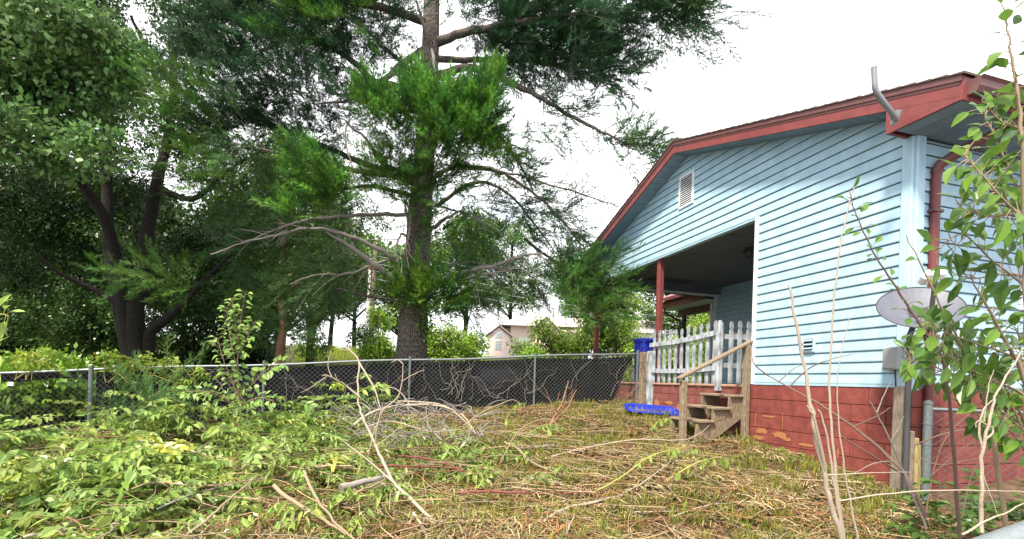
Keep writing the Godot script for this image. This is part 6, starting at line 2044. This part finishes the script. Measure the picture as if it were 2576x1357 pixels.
	stick("thick pale branch in the lower middle pointing to the steps", [[1364, 1314, 0.03], [1400, 1290, 0.04], [1443, 1273, 0.05], [1500, 1262, 0.05], [1565, 1243, 0.06], [1625, 1208, 0.08], [1687, 1161, 0.12]], 0.016, BL, "fallen_branch", "branch", 0.005)
	stick("arched thin cane with drooping leaves before the steps", [[1502, 1235, 0.03], [1540, 1215, 0.12], [1579, 1188, 0.2], [1620, 1158, 0.26], [1660, 1140, 0.28], [1700, 1131, 0.26], [1742, 1131, 0.22]], 0.007, M.green_stem, "cut_cane", "cane", 0.003)
	stick("second arched thin cane right of the drooping leaves", [[1665, 1215, 0.03], [1700, 1195, 0.12], [1740, 1170, 0.18], [1780, 1155, 0.2], [1830, 1146, 0.18]], 0.006, M.green_stem, "cut_cane", "cane", 0.003)
	stick("straight grey stick pointing down right in the middle straw", [[1334, 1203, 0.04], [1370, 1210, 0.04], [1415, 1219, 0.04], [1489, 1238, 0.03]], 0.009, BL)
	stick("grey brown stick near the leafy patch edge", [[1305, 1128, 0.03], [1340, 1126, 0.03], [1370, 1121, 0.04], [1405, 1122, 0.04]], 0.014, M.dead_wood)
	stick("bent tan branch in the lower left middle", [[764, 1186, 0.22], [778, 1215, 0.2], [799, 1259, 0.14], [840, 1310, 0.08], [893, 1356, 0.04]], 0.013, TN)
	stick("thick tan branch left of the bent branch", [[690, 1222, 0.12], [730, 1255, 0.1], [773, 1281, 0.08], [830, 1318, 0.06], [872, 1345, 0.04]], 0.018, TN)
	stick("pale stick poking from the green brush on the left", [[341, 1105, 0.35], [380, 1112, 0.33], [404, 1120, 0.3], [460, 1130, 0.26], [520, 1145, 0.2]], 0.010, BL)
	stick("brown stick lying level across the lower left brush", [[310, 1240, 0.15], [378, 1215, 0.2], [420, 1214, 0.2], [477, 1221, 0.2], [587, 1221, 0.15]], 0.010, TN)
	stick("long pinkish stick slanting up right at lower left", [[470, 1345, 0.05], [520, 1310, 0.08], [570, 1262, 0.12], [610, 1228, 0.14], [650, 1195, 0.16]], 0.010, TN)
	stick("pale long stick slanting along the bottom left", [[60, 1352, 0.06], [150, 1335, 0.06], [240, 1322, 0.06], [330, 1314, 0.06]], 0.011, BL)
	stick("thin grey stick above the lower left straw", [[395, 1280, 0.1], [440, 1262, 0.12], [490, 1242, 0.12], [550, 1225, 0.1]], 0.009, M.dead_wood)
	stick("bleached stick low at the left edge", [[-10, 1180, 0.1], [40, 1176, 0.1], [90, 1172, 0.12], [170, 1182, 0.1]], 0.010, BL)
	stick("tan pole across the lower middle brush", [[765, 1180, 0.12], [830, 1172, 0.12], [900, 1180, 0.1], [925, 1186, 0.08]], 0.011, TN)
	stick("orange brown splinter of wood at the bottom edge", [[1380, 1360, 0.03], [1392, 1345, 0.05], [1404, 1335, 0.06], [1420, 1322, 0.08]], 0.016, M.bare_block, "bark_splinter", "bark")
	stick("short bark covered log half buried in the brush", [[858, 1228, 0.05], [890, 1218, 0.06], [925, 1210, 0.07], [975, 1200, 0.08]], 0.034, M.dead_wood, "log", "log", 0.024)
	stick("slim stick running beside the short log", [[880, 1245, 0.05], [930, 1225, 0.07], [985, 1198, 0.1]], 0.011, TN)
	stick("pale crooked stick at the bottom below the forked branch", [[1040, 1290, 0.05], [1060, 1320, 0.04], [1075, 1360, 0.03]], 0.013, BL)
	stick("thin upright twig stuck in the middle straw", [[1420, 1370, 0.03], [1430, 1330, 0.08], [1445, 1300, 0.12]], 0.006, BL)
	stick("pale twig on the straw under the dryer vent", [[1560, 1290, 0.02], [1620, 1288, 0.03], [1700, 1286, 0.03]], 0.006, BL)
	stick("long thin stem lying across the lower right straw", [[1690, 1300, 0.03], [1780, 1272, 0.04], [1880, 1262, 0.05], [2000, 1252, 0.05]], 0.006, BL)
	stick("dark twig near the bottom right centre", [[1705, 1330, 0.02], [1740, 1295, 0.05], [1800, 1265, 0.08], [1835, 1250, 0.08]], 0.007, M.twig)
	# drooping leaves on the arched canes
	var set := leaf_set("leaf", 0.10, 0.42, [Color(1.4, 1.35, 0.9), Color(1.1, 1.2, 0.9)])
	for e in [[1600, 1165, 1745, 1131, 22, "wilted yellow green leaves hanging from the first arched cane"], [1700, 1195, 1840, 1150, 16, "wilted leaves hanging from the second arched cane"], [1640, 1075, 1705, 1060, 18, "dark green drooping leaves beside the blue lid"], [1760, 1080, 1850, 1055, 22, "drooping green leaves in front of the wooden steps"], [1270, 1060, 1320, 1015, 9, "pale green leaves hanging from the slender cane by the fence"], [1330, 1090, 1420, 1075, 12, "few wilted leaves in front of the pinkish dead branch"], [620, 1330, 700, 1290, 14, "large bright leaves sprouting at the bottom left middle"], [820, 1290, 900, 1260, 14, "bright green shoots beside the bent tan branch"]]:
		var c := on_ground((e[0] + e[2]) / 2, (e[1] + e[3]) / 2 + 22, 0.0)
		var t := thing("leafy_cutting", e[5], "leaves", c)
		var q := MB.new()
		var pts := []
		for k in 5:
			var f := k / 4.0
			pts.append(on_ground(lerpf(e[0], e[2], f), lerpf(e[1], e[3], f) - 14 * sin(PI * f) , 0.16 + 0.08 * sin(PI * f)) - c)
		var s := smooth(pts, 4)
		q.tube(s, taper(s.size(), 0.005, 0.002), 5)
		part("stem", q, M.green_stem, t)
		for k in e[4]:
			var p: Vector3 = s[rng.randi_range(0, s.size() - 1)]
			put_leaf(t, set, M.leaf, p + Vector3(jit(0.03), jit(0.02), jit(0.05)), Vector3(jit(0.5), -1.0 + (0.7 if e[4] == 14 else 0.0) * 2.0, jit(0.5)), Vector3(jit(0.6), 0.2, 1), rng.randf_range(0.6, 1.2))

func stalks() -> void:
	var BL: Material = M.bleached
	bare_branch("thick pale cane stub leaning at the lower right", [[0.0135, [[2125, 1390, 2.25], [2117, 1357, 2.25], [2095, 1280, 2.25], [2074, 1203, 2.25], [2052, 1090, 2.25], [2035, 988, 2.25], [2015, 880, 2.25], [1995, 780, 2.25], [1985, 716, 2.25]]], [0.008, [[2078, 1203, 2.25], [2050, 1060, 2.2], [2030, 1020, 2.2]]]], BL, "dry_cane", "cane", 1.0)
	bare_branch("pale thin cane right of the thick cane stub", [[0.008, [[2130, 1390, 2.4], [2121, 1340, 2.4], [2108, 1250, 2.4], [2100, 1160, 2.4], [2090, 1060, 2.4], [2086, 960, 2.4], [2092, 860, 2.4], [2096, 760, 2.4], [2110, 650, 2.4], [2125, 560, 2.4], [2150, 470, 2.4]]]], BL, "dry_cane", "cane", 1.0)
	bare_branch("thin straw coloured cane nearest the grey timber post", [[0.0055, [[2166, 1390, 2.5], [2150, 1320, 2.5], [2135, 1240, 2.5], [2121, 1160, 2.5], [2110, 1060, 2.5], [2106, 960, 2.5], [2118, 880, 2.5], [2138, 795, 2.5]]]], BL, "dry_cane", "cane", 1.0)
	bare_branch("short curved pale cane between the thick and thin canes", [[0.007, [[2120, 1350, 2.3], [2100, 1230, 2.3], [2085, 1120, 2.3], [2068, 1050, 2.3], [2058, 1030, 2.3]]]], BL, "dry_cane", "cane", 1.0)
	bare_branch("dark twiggy branch reaching left across the brick red foundation", [
		[0.0075, [[2330, 1300, 2.6], [2276, 1195, 2.7], [2210, 1125, 2.8], [2147, 1074, 2.9], [2090, 1035, 3.0], [2035, 1001, 3.1], [1985, 975, 3.2], [1932, 945, 3.3]]],
		[0.004, [[1985, 975, 3.2], [2030, 930, 3.2], [2085, 905, 3.1], [2150, 890, 3.1]]],
		[0.004, [[2276, 1195, 2.7], [2200, 1150, 2.6], [2120, 1100, 2.6], [2060, 1060, 2.6]]],
		[0.004, [[2147, 1074, 2.9], [2200, 1050, 2.9], [2240, 1025, 2.9]]],
		[0.004, [[1932, 945, 3.3], [1900, 920, 3.3], [1892, 900, 3.3]]],
		[0.003, [[1960, 960, 3.3], [2000, 925, 3.3], [2035, 915, 3.3]]]], M.twig)
	bare_branch("pale branching twig in front of the grey timber post", [
		[0.006, [[2330, 1330, 2.5], [2290, 1230, 2.5], [2240, 1110, 2.5], [2205, 1040, 2.5], [2187, 1008, 2.5]]],
		[0.004, [[2205, 1040, 2.5], [2225, 990, 2.5], [2240, 960, 2.5]]], [0.003, [[2240, 1110, 2.5], [2262, 1075, 2.5], [2275, 1045, 2.5]]], [0.003, [[2260, 1160, 2.5], [2200, 1165, 2.4], [2150, 1190, 2.4], [2100, 1205, 2.4]]]], M.dead_wood, "bare_branch", "branch", 0.9)
	bare_branch("white forked dry stem in front of the chain link panel", [
		[0.010, [[2470, 1340, 1.9], [2470, 1230, 1.9], [2472, 1130, 1.9], [2490, 1050, 1.9], [2505, 1000, 1.9], [2540, 930, 1.9], [2580, 870, 1.9]]],
		[0.007, [[2472, 1130, 1.9], [2462, 1080, 1.9], [2475, 1030, 1.9], [2500, 1005, 1.9]]], [0.006, [[2476, 1110, 1.9], [2500, 1080, 1.9], [2460, 1060, 1.9], [2455, 1075, 1.9]]],
		[0.004, [[2470, 1190, 1.9], [2490, 1240, 1.9], [2510, 1300, 1.9]]], [0.004, [[2476, 1060, 1.9], [2485, 980, 1.9], [2500, 930, 1.9]]]], BL, "bare_branch", "branch", 0.75)
	bare_branch("long bleached twig sweeping across the lower right corner", [
		[0.006, [[2420, 1345, 1.7], [2480, 1310, 1.7], [2540, 1285, 1.7], [2600, 1255, 1.7]]], [0.005, [[2110, 1260, 2.0], [2250, 1240, 1.95], [2400, 1232, 1.9], [2500, 1235, 1.85], [2600, 1236, 1.8]]],
		[0.004, [[2080, 1195, 2.1], [2180, 1190, 2.1], [2290, 1188, 2.1]]]], BL, "bare_branch", "branch", 0.7)
	bare_branch("tangle of fine brown twigs on the chain link panel", [
		[0.004, [[2330, 1290, 3.6], [2350, 1180, 3.6], [2380, 1100, 3.6], [2440, 1040, 3.6]]], [0.004, [[2300, 1120, 3.6], [2380, 1090, 3.5], [2470, 1080, 3.5], [2540, 1100, 3.4]]],
		[0.003, [[2340, 1200, 3.6], [2420, 1130, 3.5], [2500, 1090, 3.4]]], [0.003, [[2420, 1300, 3.4], [2450, 1180, 3.4], [2520, 1100, 3.3]]], [0.003, [[2310, 1150, 3.6], [2370, 1170, 3.5], [2480, 1150, 3.4], [2560, 1170, 3.3]]], [0.003, [[2360, 1250, 3.6], [2440, 1220, 3.5], [2560, 1130, 3.3]]]], M.twig)
	# low green plants behind the chain link panel
	var b := at_point(2500, 1230, 3.9); b.y = ground_y(b.x, 3.9)
	var t := thing("shade_weeds", "dark green weeds growing behind the chain link panel", "weeds", b)
	var wh := []; var ti := []
	for k in 50:
		var p := Vector3(jit(0.55), rng.randf_range(0.02, 0.4), jit(0.35))
		wh.append(Transform3D(Basis(Vector3.UP, rng.randf_range(0, TAU)) * Basis(Vector3.RIGHT, rng.randf_range(-0.9, 0.2)) * Basis.from_scale(Vector3.ONE * rng.randf_range(0.5, 1.0)), p))
		ti.append(tint(Color(0.3, 0.4, 0.36), 0.3))
	scatter("leaves", sprig(10, 0.35, 0.12, 0.55, 0.2, Color(0.8, 0.6, 0.5)), M.leaf, wh, ti, t)
	t.set_meta("kind", "stuff")
	b = at_point(2200, 1240, 4.9); b.y = ground_y(b.x, 4.9)
	t = thing("foundation_weeds", "small green weeds along the foot of the red foundation", "weeds", b)
	wh = []; ti = []
	for k in 60:
		var f := rng.randf()
		var hp := house_frame() * H(-0.10 - rng.randf() * 0.18, 0, lerpf(0.1, 1.9, f))
		hp.y = ground_y(hp.x, -hp.z) + 0.02
		wh.append(Transform3D(Basis(Vector3.UP, rng.randf_range(0, TAU)) * Basis(Vector3.RIGHT, rng.randf_range(-0.8, 0.0)) * Basis.from_scale(Vector3.ONE * rng.randf_range(0.25, 0.5)), hp - b))
		ti.append(tint(Color(0.7, 0.85, 0.7), 0.3))
	scatter("leaves", sprig(9, 0.3, 0.11, 0.55, 0.2, Color(0.8, 0.6, 0.5)), M.leaf, wh, ti, t)
	t.set_meta("kind", "stuff")

func _ready() -> void:
	rng.seed = 20240
	stage()
	materials()
	shapes()
	ground()
	house()
	porch_things()
	dish()
	back_fence()
	side_fence()
	big_trees()
	pine()
	far_things()
	litter()
	brush()
	near_plants()
	sticks()
	stalks()
